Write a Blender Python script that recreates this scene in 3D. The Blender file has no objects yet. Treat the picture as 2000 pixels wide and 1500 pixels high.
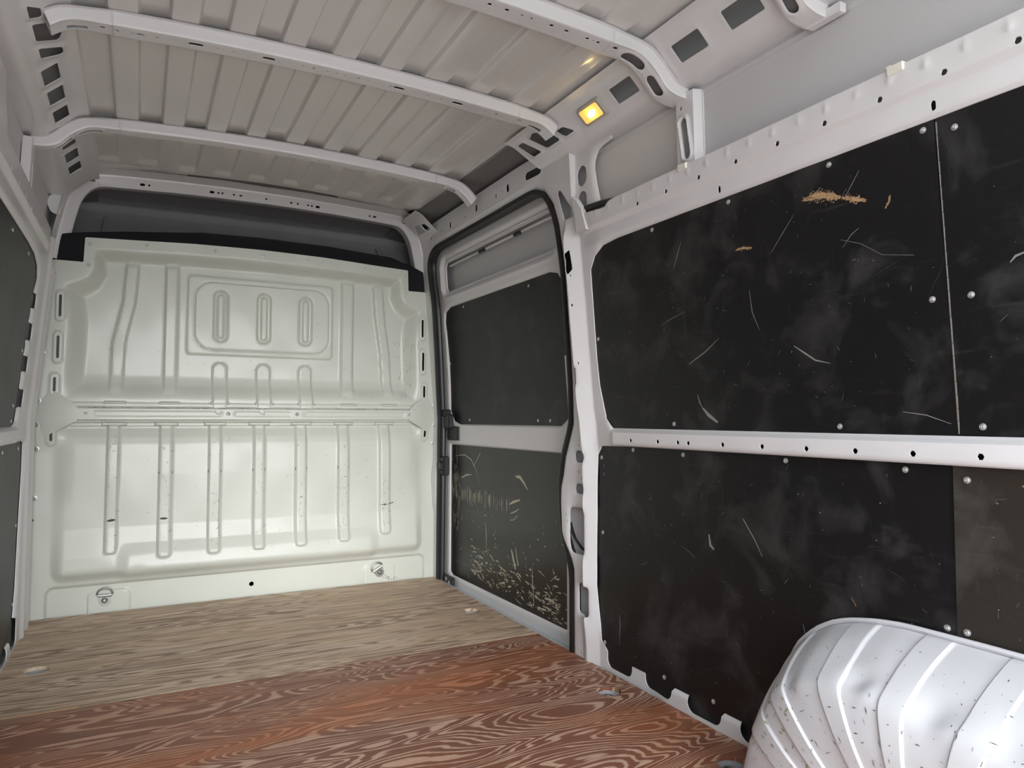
import bpy, math, random
import numpy as np
from mathutils import Matrix, Vector

# ------------------------------------------------------------------ camera, sky, exposure
scene = bpy.context.scene
COL = scene.collection
CAM = np.array((-0.521, 0.0, 0.86))
cam_d = bpy.data.cameras.new('camera')
cam = bpy.data.objects.new('camera', cam_d)
COL.objects.link(cam)
cam_d.sensor_width = 36.0
cam_d.lens = 24.881
cam_d.clip_start = 0.02
cam.matrix_world = Matrix(((0.88499953, -0.02421892, -0.46496159, CAM[0]),
                           (-0.46558727, -0.04157029, -0.88402512, CAM[1]),
                           (0.00208154, 0.99884201, -0.04806571, CAM[2]),
                           (0, 0, 0, 1)))
scene.camera = cam

world = bpy.data.worlds.new('overcast_sky')
scene.world = world
world.use_nodes = True
bg = world.node_tree.nodes['Background']
bg.inputs['Strength'].default_value = 3.0
# overcast luminance: a third as bright at the horizon as overhead, the same all round
wn, wl_ = world.node_tree.nodes, world.node_tree.links
wtc = wn.new('ShaderNodeTexCoord')
wsep = wn.new('ShaderNodeSeparateXYZ')
wl_.new(wtc.outputs['Generated'], wsep.inputs[0])
wmr = wn.new('ShaderNodeMapRange')
wmr.inputs['From Min'].default_value = 0
wmr.inputs['From Max'].default_value = 1
wl_.new(wsep.outputs['Z'], wmr.inputs['Value'])
wmx = wn.new('ShaderNodeMix')
wmx.data_type = 'RGBA'
wmx.inputs['A'].default_value = (.295, .315, .335, 1)
wmx.inputs['B'].default_value = (.86, .94, 1.0, 1)
wl_.new(wmr.outputs['Result'], wmx.inputs['Factor'])
wl_.new(wmx.outputs['Result'], bg.inputs['Color'])

# veiled low sun behind the open rear doors
sun_d = bpy.data.lights.new('hazy_sun', 'SUN')
sun_d.energy = 1.0
sun_d.angle = math.radians(32)
sun_d.color = (1.0, .99, .97)
sun = bpy.data.objects.new('hazy_sun', sun_d)
COL.objects.link(sun)
sun.location = (0, -6, 3)
sun.rotation_euler = Vector((-.10, -1.0, .17)).to_track_quat('Z', 'Y').to_euler()

vs_ = scene.view_settings
vs_.view_transform = 'Standard'
vs_.look = 'None'
vs_.gamma = 1.0
vs_.use_curve_mapping = False
vs_.exposure = 1.75

rng = np.random.default_rng(7)
random.seed(7)

# ------------------------------------------------------------------ materials
MATS = {}


def mat(name, col, rough=.5, metal=0., spec=.5, coat=0., bump=0., bscale=40., var=0., vscale=6., dirt=None):
    if name in MATS:
        return MATS[name]
    m = bpy.data.materials.new(name)
    m.use_nodes = True
    nt = m.node_tree
    b = nt.nodes['Principled BSDF']
    b.inputs['Base Color'].default_value = (*col, 1)
    b.inputs['Roughness'].default_value = rough
    b.inputs['Metallic'].default_value = metal
    b.inputs['Specular IOR Level'].default_value = spec
    b.inputs['Coat Weight'].default_value = coat
    b.inputs['Coat Roughness'].default_value = .12
    tc = nt.nodes.new('ShaderNodeTexCoord')
    if var > 0:
        n = nt.nodes.new('ShaderNodeTexNoise')
        n.inputs['Scale'].default_value = vscale
        n.inputs['Detail'].default_value = 5
        nt.links.new(tc.outputs['Object'], n.inputs['Vector'])
        mx = nt.nodes.new('ShaderNodeMix')
        mx.data_type = 'RGBA'
        mx.inputs['A'].default_value = (*[c * (1 - var) for c in col], 1)
        mx.inputs['B'].default_value = (*[min(1, c * (1 + var)) for c in col], 1)
        nt.links.new(n.outputs['Fac'], mx.inputs['Factor'])
        nt.links.new(mx.outputs['Result'], b.inputs['Base Color'])
        last = mx.outputs['Result']
        if dirt:
            n2 = nt.nodes.new('ShaderNodeTexNoise')
            n2.inputs['Scale'].default_value = dirt[0]
            n2.inputs['Detail'].default_value = 9
            n2.inputs['Roughness'].default_value = .7
            nt.links.new(tc.outputs['Object'], n2.inputs['Vector'])
            rp = nt.nodes.new('ShaderNodeValToRGB')
            rp.color_ramp.elements[0].position = dirt[1]
            rp.color_ramp.elements[0].color = (0, 0, 0, 1)
            rp.color_ramp.elements[1].position = dirt[2]
            rp.color_ramp.elements[1].color = (1, 1, 1, 1)
            nt.links.new(n2.outputs['Fac'], rp.inputs['Fac'])
            mx2 = nt.nodes.new('ShaderNodeMix')
            mx2.data_type = 'RGBA'
            nt.links.new(rp.outputs['Color'], mx2.inputs['Factor'])
            nt.links.new(last, mx2.inputs['A'])
            mx2.inputs['B'].default_value = (*dirt[3], 1)
            nt.links.new(mx2.outputs['Result'], b.inputs['Base Color'])
    if bump > 0:
        n3 = nt.nodes.new('ShaderNodeTexNoise')
        n3.inputs['Scale'].default_value = bscale
        n3.inputs['Detail'].default_value = 3
        nt.links.new(tc.outputs['Object'], n3.inputs['Vector'])
        bp = nt.nodes.new('ShaderNodeBump')
        bp.inputs['Strength'].default_value = bump
        bp.inputs['Distance'].default_value = .01
        nt.links.new(n3.outputs['Fac'], bp.inputs['Height'])
        nt.links.new(bp.outputs['Normal'], b.inputs['Normal'])
    MATS[name] = m
    return m


white = mat('white_body_paint', (.74, .725, .735), .34, coat=.3, var=.03, vscale=4, bump=.03, bscale=9)
roofm = mat('roof_body_paint', (.72, .70, .68), .28, coat=.4, var=.03, vscale=3, bump=.03, bscale=6)
cream = mat('bulkhead_paint', (.60, .62, .56), .38, coat=.12, var=.05, vscale=5, bump=.04, bscale=7,
            dirt=(55, .70, .76, (.42, .41, .35)))
archm = mat('scuffed_arch_paint', (.58, .575, .595), .5, spec=.3, coat=.0, var=.05, vscale=7, bump=.08, bscale=14,
            dirt=(38, .665, .72, (.30, .29, .27)))
rubber = mat('black_rubber', (.012, .012, .013), .42, bump=.05, bscale=80)
foam = mat('black_foam', (.006, .006, .009), .9, bump=.2, bscale=200)
liner = mat('grey_cab_liner', (.25, .245, .25), .85, var=.12, vscale=9, bump=.1, bscale=120)
zinc = mat('zinc_steel', (.34, .34, .325), .42, metal=.9, var=.2, vscale=60)
boltm = mat('bolt_steel', (.42, .43, .40), .4, metal=.6)
screwm = mat('screw_steel', (.72, .72, .72), .35, metal=.85)
plastic = mat('black_plastic', (.02, .02, .022), .45)
ivory = mat('ivory_plastic', (.82, .80, .70), .5)
sillm = mat('sill_paint', (.50, .53, .58), .3, coat=.3, var=.05)
outer = mat('outer_body_paint', (.62, .605, .615), .4, var=.02)
primer_shade = mat('grey_primer_shade', (.17, .16, .16), .6, var=.05)  # primer of hidden skins; also painted-in shade behind the holes
dark = mat('scuff_dark', (.06, .055, .05), .7)
pale = mat('scuff_pale', (.24, .235, .225), .8)
faint = mat('scuff_faint', (.04, .039, .038), .75)
flake = mat('scuff_cream', (.56, .53, .43), .8)
tan = mat('bare_wood', (.55, .35, .19), .85, var=.25, vscale=90)
plyedge = mat('ply_edge', (.30, .24, .17), .85, var=.4, vscale=120)
groundm = mat('yard_ground', (.40, .385, .36), .9, var=.2, vscale=3)


def nodes(m):
    return m.node_tree.nodes, m.node_tree.links, m.node_tree.nodes['Principled BSDF']


def phenolic(name, col, rough, smudge, seed, dust=.0):
    """film-faced plywood: near black, cloudy hand smudges and fine wipe marks"""
    m = bpy.data.materials.new(name)
    m.use_nodes = True
    N, L, b = nodes(m)
    tc = N.new('ShaderNodeTexCoord')

    def noise(scale, stretch, detail=6, rough=.6, dist=0.):
        mp = N.new('ShaderNodeMapping')
        mp.inputs['Scale'].default_value = stretch
        mp.inputs['Location'].default_value = (seed, seed * 1.7, seed * .6)
        n = N.new('ShaderNodeTexNoise')
        n.inputs['Scale'].default_value = scale
        n.inputs['Detail'].default_value = detail
        n.inputs['Roughness'].default_value = rough
        n.inputs['Distortion'].default_value = dist
        L.new(tc.outputs['Object'], mp.inputs['Vector'])
        L.new(mp.outputs['Vector'], n.inputs['Vector'])
        return n

    def ramp(src, a, c, lo=0., hi=1.):
        r = N.new('ShaderNodeMapRange')
        r.inputs['From Min'].default_value = a
        r.inputs['From Max'].default_value = c
        r.inputs['To Min'].default_value = lo
        r.inputs['To Max'].default_value = hi
        L.new(src, r.inputs['Value'])
        return r.outputs['Result']

    def add(a, c):
        s = N.new('ShaderNodeMath')
        s.operation = 'ADD'
        L.new(a, s.inputs[0])
        L.new(c, s.inputs[1])
        return s.outputs[0]
    cloud = ramp(noise(5.5, (1, 1, 1), 7, .62, .4).outputs['Fac'], .50, .78, 0, .6)
    streak = ramp(noise(9, (1, .8, 7), 6, .7, .3).outputs['Fac'], .60, .80, 0, .35)
    vert = ramp(noise(9, (1, 7, .7), 6, .7, .5).outputs['Fac'], .61, .82, 0, .35)
    speck = ramp(noise(110, (1, 1, 1), 3, .6).outputs['Fac'], .74, .80, 0, 1.2)
    f = add(add(cloud, streak), add(vert, speck))
    mul = N.new('ShaderNodeMath')
    mul.operation = 'MULTIPLY'
    mul.use_clamp = True
    L.new(f, mul.inputs[0])
    mul.inputs[1].default_value = smudge
    mx = N.new('ShaderNodeMix')
    mx.data_type = 'RGBA'
    mx.inputs['A'].default_value = (*col, 1)
    mx.inputs['B'].default_value = (.16, .155, .15, 1)
    L.new(mul.outputs[0], mx.inputs['Factor'])
    L.new(mx.outputs['Result'], b.inputs['Base Color'])
    rr = ramp(mul.outputs[0], 0, 1, rough, .75)
    L.new(rr, b.inputs['Roughness'])
    b.inputs['Specular IOR Level'].default_value = .35
    bp = N.new('ShaderNodeBump')
    bp.inputs['Strength'].default_value = .12
    bp.inputs['Distance'].default_value = .004
    L.new(noise(7, (1, 1, 5), 4).outputs['Fac'], bp.inputs['Height'])
    L.new(bp.outputs['Normal'], b.inputs['Normal'])
    return m


phen = phenolic('film_faced_plywood', (.0085, .008, .0088), .42, .48, 3.1)
phen2 = phenolic('worn_brown_plywood', (.026, .021, .017), .5, .6, 8.3)
phen3 = phenolic('door_lower_plywood', (.018, .0165, .0135), .28, .34, 12.7)


def wood(name, early, late, line, scale, seed, mixc, rough, st, th, wob, bw, swirl):
    """rotary-cut softwood veneer: contour lines of a stretched noise field"""
    m = bpy.data.materials.new(name)
    m.use_nodes = True
    N, L, b = nodes(m)
    tc = N.new('ShaderNodeTexCoord')

    def mapped(s, loc=(0, 0, 0)):
        mp = N.new('ShaderNodeMapping')
        mp.inputs['Scale'].default_value = s
        mp.inputs['Location'].default_value = loc
        L.new(tc.outputs['Object'], mp.inputs['Vector'])
        return mp.outputs['Vector']

    def noise(v, sc, det=3, ro=.5, dist=0):
        n = N.new('ShaderNodeTexNoise')
        n.inputs['Scale'].default_value = sc
        n.inputs['Detail'].default_value = det
        n.inputs['Roughness'].default_value = ro
        n.inputs['Distortion'].default_value = dist
        L.new(v, n.inputs['Vector'])
        return n.outputs['Fac']

    def math_(op, a, c):
        q = N.new('ShaderNodeMath')
        q.operation = op
        for i, x in enumerate((a, c)):
            if isinstance(x, (int, float)):
                q.inputs[i].default_value = x
            elif x is not None:
                L.new(x, q.inputs[i])
        return q.outputs[0]

    def rng_(v, a, c, lo=0., hi=1.):
        r = N.new('ShaderNodeMapRange')
        r.inputs['From Min'].default_value = a
        r.inputs['From Max'].default_value = c
        r.inputs['To Min'].default_value = lo
        r.inputs['To Max'].default_value = hi
        L.new(v, r.inputs['Value'])
        return r.outputs['Result']

    def mixc_(f, a, c):
        q = N.new('ShaderNodeMix')
        q.data_type = 'RGBA'
        L.new(f, q.inputs['Factor'])
        for k, x in (('A', a), ('B', c)):
            if isinstance(x, tuple):
                q.inputs[k].default_value = (*x, 1)
            else:
                L.new(x, q.inputs[k])
        return q.outputs['Result']
    big = noise(mapped((*st, 1), (seed, seed * .7, 0)), scale, 2.2, .42, swirl)
    fine = noise(mapped((5, 30, 1), (seed, 0, 0)), 2.2, 4, .6)
    ph = math_('ADD', math_('MULTIPLY', big, line), math_('MULTIPLY', fine, wob))
    sn = math_('SINE', math_('MULTIPLY', ph, 6.2832), 0)
    bandw = noise(mapped((*bw, 1), (seed + 5, 2, 0)), 3, 3, .55, .3)
    thr = rng_(bandw, .3, .7, *th)
    f = rng_(math_('SUBTRACT', sn, thr), -.35, .35)
    col = mixc_(f, late, early)
    # worn stain: patches where the tint sits deeper
    pt = rng_(noise(mapped((.5, 1.3, 1), (seed * 2, 1, 0)), 2.3, 5, .55, .5), .42, .66)
    col = mixc_(pt, col, mixc_(f, mixc, tuple(min(1, c * 1.5 + .03) for c in mixc)))
    fib = rng_(noise(mapped((4, 160, 1)), 1.6, 4, .7), .25, .8, .72, 1.18)
    mu = N.new('ShaderNodeMix')
    mu.data_type = 'RGBA'
    mu.blend_type = 'MULTIPLY'
    mu.inputs['Factor'].default_value = 1
    L.new(col, mu.inputs['A'])
    cc = N.new('ShaderNodeCombineColor')
    for k in ('Red', 'Green', 'Blue'):
        L.new(fib, cc.inputs[k])
    L.new(cc.outputs['Color'], mu.inputs['B'])
    L.new(mu.outputs['Result'], b.inputs['Base Color'])
    b.inputs['Roughness'].default_value = rough
    b.inputs['Specular IOR Level'].default_value = .3
    bp = N.new('ShaderNodeBump')
    bp.inputs['Strength'].default_value = .35
    bp.inputs['Distance'].default_value = .0015
    L.new(f, bp.inputs['Height'])
    L.new(bp.outputs['Normal'], b.inputs['Normal'])
    return m


wood_front = wood('grey_brown_plywood', (.75, .59, .455), (.34, .225, .155), 26, 1.5, 2.0, (.47, .34, .225), .55, (.45, 6.0), (-1.1, .9), .5, (.55, 8), .1)
wood_rear = wood('red_brown_plywood', (.56, .36, .26), (.23, .095, .06), 34, 1.35, 9.0, (.34, .115, .045), .45, (.85, 4.4), (.0, .98), .7, (1.0, 5), .45)

# ------------------------------------------------------------------ object helpers


def tag(o, label=None, cat=None, group=None, kind=None):
    if label:
        o['label'] = label
    if cat:
        o['category'] = cat
    if group:
        o['group'] = group
    if kind:
        o['kind'] = kind
    return o


def wloc(o):
    p = Vector((0, 0, 0))
    while o is not None:
        p = p + o.location
        o = o.parent
    return p


def link(o, parent=None, base=None):
    """mesh data in world coordinates; with base the origin is moved there"""
    COL.objects.link(o)
    if parent is not None:
        o.parent = parent
        o.location = Vector(base or (0, 0, 0)) - wloc(parent)
    elif base is not None:
        o.location = base
    return o


def finish(me, m, angle=35):
    me.materials.append(m)
    me.polygons.foreach_set('use_smooth', [True] * len(me.polygons))
    me.set_sharp_from_angle(angle=math.radians(angle))
    me.update()


def mesh_obj(name, V, F, m, parent=None, angle=35, base=None):
    me = bpy.data.meshes.new(name)
    V = np.asarray(V, float)
    if base is not None:
        V = V - np.asarray(base)
    me.from_pydata(V.tolist(), [], F if isinstance(F, list) else F.tolist())
    me.validate()
    finish(me, m, angle)
    return link(bpy.data.objects.new(name, me), parent, base)


def empty(name, loc):
    o = bpy.data.objects.new(name, None)
    o.location = loc
    o.empty_display_size = .05
    COL.objects.link(o)
    return o


class MB:
    """collects simple solids into one mesh"""

    def __init__(s):
        s.V = []
        s.F = []

    def add(s, V, F):
        n = len(s.V)
        s.V += [tuple(map(float, v)) for v in V]
        s.F += [tuple(i + n for i in f) for f in F]

    def box(s, a, b, bev=0.):
        (x0, y0, z0), (x1, y1, z1) = a, b
        if bev <= 0:
            V = [(x, y, z) for x in (x0, x1) for y in (y0, y1) for z in (z0, z1)]
            s.add(V, [(0, 1, 3, 2), (4, 6, 7, 5), (0, 4, 5, 1), (2, 3, 7, 6), (0, 2, 6, 4), (1, 5, 7, 3)])
        else:
            c = np.array([(x0 + x1) / 2, (y0 + y1) / 2, (z0 + z1) / 2])
            h = np.array([abs(x1 - x0) / 2, abs(y1 - y0) / 2, abs(z1 - z0) / 2])
            V = []
            idx = {}
            for sx in (-1, 1):
                for sy in (-1, 1):
                    for sz in (-1, 1):
                        for k in range(3):
                            p = h - bev
                            p = p.copy()
                            p[k] = h[k]
                            idx[(sx, sy, sz, k)] = len(V)
                            V.append(tuple(c + p * (sx, sy, sz)))
            F = []
            for k in range(3):
                i, j = [(1, 2), (0, 2), (0, 1)][k]
                for sg in (-1, 1):
                    q = []
                    for a_, b_ in ((-1, -1), (1, -1), (1, 1), (-1, 1)):
                        t = [0, 0, 0]
                        t[k] = sg
                        t[i] = a_
                        t[j] = b_
                        q.append(idx[(*t, k)])
                    F.append(tuple(q))
            for k in range(3):
                i, j = [(1, 2), (0, 2), (0, 1)][k]
                for a_ in (-1, 1):
                    for b_ in (-1, 1):
                        def g(sk, kk):
                            t = [0, 0, 0]
                            t[k] = sk
                            t[i] = a_
                            t[j] = b_
                            return idx[(*t, kk)]
                        F.append((g(-1, i), g(1, i), g(1, j), g(-1, j)))
            for sx in (-1, 1):
                for sy in (-1, 1):
                    for sz in (-1, 1):
                        F.append(tuple(idx[(sx, sy, sz, k)] for k in range(3)))
            s.add(V, F)
        return s

    def tube(s, pts, r, n=10, closed=False, cap=True):
        P = [np.asarray(p, float) for p in pts]
        m = len(P)
        R = r if hasattr(r, '__len__') else [r] * m
        ref = None
        base = len(s.V)
        for i in range(m):
            a = P[(i - 1) % m] if (closed or i > 0) else P[i]
            c = P[(i + 1) % m] if (closed or i < m - 1) else P[i]
            t = (c - a)
            t /= np.linalg.norm(t) + 1e-12
            if ref is None:
                ref = np.cross(t, (0, 0, 1))
                if np.linalg.norm(ref) < .1:
                    ref = np.cross(t, (1, 0, 0))
            ref = ref - t * (ref @ t)
            ref /= np.linalg.norm(ref) + 1e-12
            bi = np.cross(t, ref)
            for k in range(n):
                an = 2 * math.pi * k / n
                s.V.append(tuple(P[i] + R[i] * (math.cos(an) * ref + math.sin(an) * bi)))
        for i in range(m if closed else m - 1):
            j = (i + 1) % m
            for k in range(n):
                l = (k + 1) % n
                s.F.append((base + i * n + k, base + i * n + l, base + j * n + l, base + j * n + k))
        if cap and not closed:
            s.F.append(tuple(base + k for k in range(n))[::-1])
            s.F.append(tuple(base + (m - 1) * n + k for k in range(n)))
        return s

    def lathe(s, prof, n=20, M=None, cap0=True):
        """prof: (radius, height) pairs about local z"""
        base = len(s.V)
        M = M or Matrix()
        for r, h in prof:
            for k in range(n):
                a = 2 * math.pi * k / n
                s.V.append(tuple(M @ Vector((r * math.cos(a), r * math.sin(a), h))))
        for i in range(len(prof) - 1):
            for k in range(n):
                l = (k + 1) % n
                s.F.append((base + i * n + k, base + i * n + l, base + (i + 1) * n + l, base + (i + 1) * n + k))
        if cap0:
            s.F.append(tuple(base + k for k in range(n))[::-1])
        s.F.append(tuple(base + (len(prof) - 1) * n + k for k in range(n)))
        return s

    def prism(s, poly, f0, f1):
        """poly 2D; f0/f1 map (a,b) to 3D for the two faces"""
        n = len(poly)
        s.add([f0(*p) for p in poly] + [f1(*p) for p in poly],
              [tuple(range(n))[::-1], tuple(range(n, 2 * n))] + [(i, (i + 1) % n, n + (i + 1) % n, n + i) for i in range(n)])
        return s

    def build(s, name, m, parent=None, angle=35, base=None):
        return mesh_obj(name, s.V, s.F, m, parent, angle, base)


# ------------------------------------------------------------------ stamped sheet metal
def sm(x, a, b):
    t = np.clip((x - a) / (b - a), 0, 1)
    return t * t * (3 - 2 * t)


def rrect(U, V, cu, cv, hu, hv, r):
    qx = np.abs(U - cu) - hu + r
    qy = np.abs(V - cv) - hv + r
    return np.hypot(np.maximum(qx, 0), np.maximum(qy, 0)) + np.minimum(np.maximum(qx, qy), 0) - r


def rbox(U, V, u0, u1, v0, v1, r):
    return rrect(U, V, (u0 + u1) / 2, (v0 + v1) / 2, abs(u1 - u0) / 2, abs(v1 - v0) / 2, r)


def caps(U, V, u0, v0, u1, v1, r):
    du, dv = u1 - u0, v1 - v0
    t = np.clip(((U - u0) * du + (V - v0) * dv) / (du * du + dv * dv + 1e-12), 0, 1)
    return np.hypot(U - u0 - t * du, V - v0 - t * dv) - r


def circ(U, V, u, v, r):
    return np.hypot(U - u, V - v) - r


def hexh(U, V, u, v, r):
    a, b = np.abs(U - u), np.abs(V - v)
    return np.maximum(a * .866 + b * .5, b) - r


def polyd(U, V, pts):
    pts = np.asarray(pts, float)
    d = np.full(U.shape, 1e9)
    s = np.ones(U.shape)
    n = len(pts)
    for i in range(n):
        a, b = pts[i], pts[i - 1]
        ex, ey = b - a
        wx, wy = U - a[0], V - a[1]
        t = np.clip((wx * ex + wy * ey) / (ex * ex + ey * ey + 1e-15), 0, 1)
        d = np.minimum(d, (wx - ex * t) ** 2 + (wy - ey * t) ** 2)
        c1 = V >= a[1]
        c2 = V < b[1]
        c3 = ex * wy > ey * wx
        flip = (c1 & c2 & c3) | (~c1 & ~c2 & ~c3)
        s = np.where(flip, -s, s)
    return s * np.sqrt(d)


def lines(a, b, step, extra=()):
    n = max(2, int(round((b - a) / step)) + 1)
    L = list(np.linspace(a, b, n))
    L += [e for e in extra if a < e < b]
    L = np.unique(np.round(np.array(L), 5))
    keep = [L[0]]
    for x in L[1:]:
        if x - keep[-1] > .0006:
            keep.append(x)
    keep[-1] = L[-1]
    return np.array(keep)


def around(cs, r):
    return [c + r * k for c in cs for k in (-1.05, -.6, 0, .6, 1.05)]


def sheet(name, us, vs, mapf, m, parent=None, sdf=None, h=None, t=.002, angle=35):
    U, V = np.meshgrid(us, vs, indexing='ij')
    nu, nv = len(us), len(vs)
    S = sdf(U, V) if sdf is not None else np.full(U.shape, -1.)
    S = np.where(np.abs(S) < 1e-6, -1e-6, S)
    ins = S < 0
    idx = -np.ones(U.shape, int)
    idx[ins] = np.arange(ins.sum())
    pu = list(U[ins])
    pv = list(V[ins])
    c = [ins[:-1, :-1], ins[1:, :-1], ins[1:, 1:], ins[:-1, 1:]]
    cnt = sum(x.astype(int) for x in c)
    full = cnt == 4
    I, J = np.nonzero(full)
    F = np.stack([idx[I, J], idx[I + 1, J], idx[I + 1, J + 1], idx[I, J + 1]], 1).tolist()
    edge = {}
    rims = []

    def cross(i0, j0, i1, j1):
        k = (i0, j0, i1, j1) if (i0, j0) < (i1, j1) else (i1, j1, i0, j0)
        if k not in edge:
            a, b = S[k[0], k[1]], S[k[2], k[3]]
            q = a / (a - b)
            edge[k] = len(pu)
            pu.append(U[k[0], k[1]] + q * (U[k[2], k[3]] - U[k[0], k[1]]))
            pv.append(V[k[0], k[1]] + q * (V[k[2], k[3]] - V[k[0], k[1]]))
        return edge[k]
    for i, j in zip(*np.nonzero((cnt > 0) & (cnt < 4))):
        cs = [(i, j), (i + 1, j), (i + 1, j + 1), (i, j + 1)]
        poly = []
        xs = []
        for k in range(4):
            a, b = cs[k], cs[(k + 1) % 4]
            if ins[a]:
                poly.append(idx[a])
            if ins[a] != ins[b]:
                e = cross(*a, *b)
                poly.append(e)
                xs.append((e, ins[a]))
        if len(poly) > 2:
            F.append(poly)
        for k in range(len(xs)):
            if xs[k][1] and not xs[(k + 1) % len(xs)][1]:
                rims.append((xs[k][0], xs[(k + 1) % len(xs)][0]))
    pu = np.array(pu)
    pv = np.array(pv)
    hh = h(pu, pv) if h is not None else np.zeros(len(pu))
    P = np.stack(mapf(pu, pv, hh), 1)
    if t:
        # grid border rim + clipped rim
        bd = []
        for i in range(nu - 1):
            for j in (0, nv - 1):
                if ins[i, j] and ins[i + 1, j]:
                    bd.append((idx[i, j], idx[i + 1, j]))
        for j in range(nv - 1):
            for i in (0, nu - 1):
                if ins[i, j] and ins[i, j + 1]:
                    bd.append((idx[i, j], idx[i, j + 1]))
        rims += bd
        used = sorted({x for r in rims for x in r})
        mp = {u: len(P) + k for k, u in enumerate(used)}
        if used:
            uu = np.array(used)
            Q = np.stack(mapf(pu[uu], pv[uu], hh[uu] + t), 1)
            P = np.concatenate([P, Q])
            F += [[a, b, mp[b], mp[a]] for a, b in rims]
    o = mesh_obj(name, P, F, m, parent, angle)
    return o


# side wall profile: half width of the inner frame face against height
def W(z):
    return np.interp(z, [0, .85, 1.46, 1.66, 1.9], [.912, .912, .862, .846, .832])


def wallmap(side, off=0.):
    return lambda u, v, d: (side * (W(v) + off + d), u, v)


# ------------------------------------------------------------------ ground outside and floor
g = mesh_obj('ground', [(-30, -40, -.58), (30, -40, -.58), (30, 40, -.58), (-30, 40, -.58)], [(0, 1, 2, 3)], groundm)
tag(g, kind='structure')

CUPS = [(s * .811, y) for s in (1, -1) for y in (2.921, 1.871, 1.348)]
floor = empty('floor', (0, 1.8, 0))
tag(floor, kind='structure')


def board(y0, y1, m):
    holes = [c for c in CUPS if y0 < c[1] < y1]
    us = lines(-.911, .911, .05, [c[0] + k for c in holes for k in np.linspace(-.042, .042, 15)])
    vs2 = lines(y0, y1, .05, [c[1] + k for c in holes for k in np.linspace(-.042, .042, 15)])

    def sdf(U, V):
        s = np.full(U.shape, -1.)
        for c in holes:
            s = np.maximum(s, -circ(U, V, *c, .0385))
        return s
    return sheet('board', us, vs2, lambda u, v, d: (u, v, -d), m, floor, sdf, t=.014)


board(2.498, 3.636, wood_front)
board(-.07, 2.494, wood_rear)
sub = MB().box((-1.06, -.07, -.12), (1.06, 4.3, -.047)).build('floor_pan', primer_shade, floor)
# worn bright edge of the front sheet at the joint
MB().box((-.90, 2.4935, -.0006), (-.66, 2.503, .0008)).build('worn_edge', tan, floor)

cupm = mat('worn_cup_paint', (.36, .36, .37), .4, var=.2, vscale=30)
# tie-down cups let into the floor
for k, (x, y) in enumerate(CUPS):
    where = ['right side beside the sliding door', 'right side just behind the sliding door', 'right side against the wheel arch',
             'left side ahead of the sheet joint', 'left side opposite the door pillar', 'left side beside the left wheel arch'][k]
    t = empty('tie_down_cup', (x, y, -.044))
    tag(t, 'round recessed tie-down cup sunk in the wooden floor, ' + where, 'tie-down', 'tie-down cups in the floor')
    Mx = Matrix.Translation((x, y, 0))
    MB().lathe([(.0385, -.012), (.0380, -.016), (.036, -.032), (.028, -.042), (.008, -.043)], 28, Mx, False).build('cup', cupm, t)
    ring = [(x + .021 * math.cos(a), y + .021 * math.sin(a), -.024 + .004 * math.sin(a)) for a in np.linspace(0, 2 * math.pi, 25)[:-1]]
    MB().tube(ring, .0042, 8, closed=True).build('ring', zinc, t)
    MB().lathe([(.011, -.040), (.011, -.024), (.007, -.020)], 6, Mx).build('bolt', zinc, t)

# ------------------------------------------------------------------ bulkhead (front wall)
YB = 3.64
BOUT = [(-.925, -.02), (.925, -.02), (.918, .9), (.905, 1.2), (.885, 1.45), (.872, 1.548), (.757, 1.548), (.753, 1.66),
        (.6, 1.667), (.3, 1.682), (0, 1.687), (-.3, 1.682), (-.6, 1.667), (-.753, 1.66), (-.757, 1.548), (-.872, 1.548),
        (-.885, 1.45), (-.905, 1.2), (-.918, .9)]
SLOTS = [(.838, 1.30, 1.394), (.842, 1.117, 1.214), (.850, .972, 1.032), (.857, .757, .806)]
REC = [(.715, 1.615), (.3, 1.632), (0, 1.636), (-.3, 1.632), (-.715, 1.615), (-.722, 1.52), (-.742, 1.487), (-.785, 1.462), (-.828, 1.445),
       (-.826, 1.40), (-.814, 1.29), (-.822, 1.06), (-.822, .93), (.822, .93), (.822, 1.06), (.814, 1.29), (.826, 1.40),
       (.828, 1.445), (.785, 1.462), (.742, 1.487), (.722, 1.52)]


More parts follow.
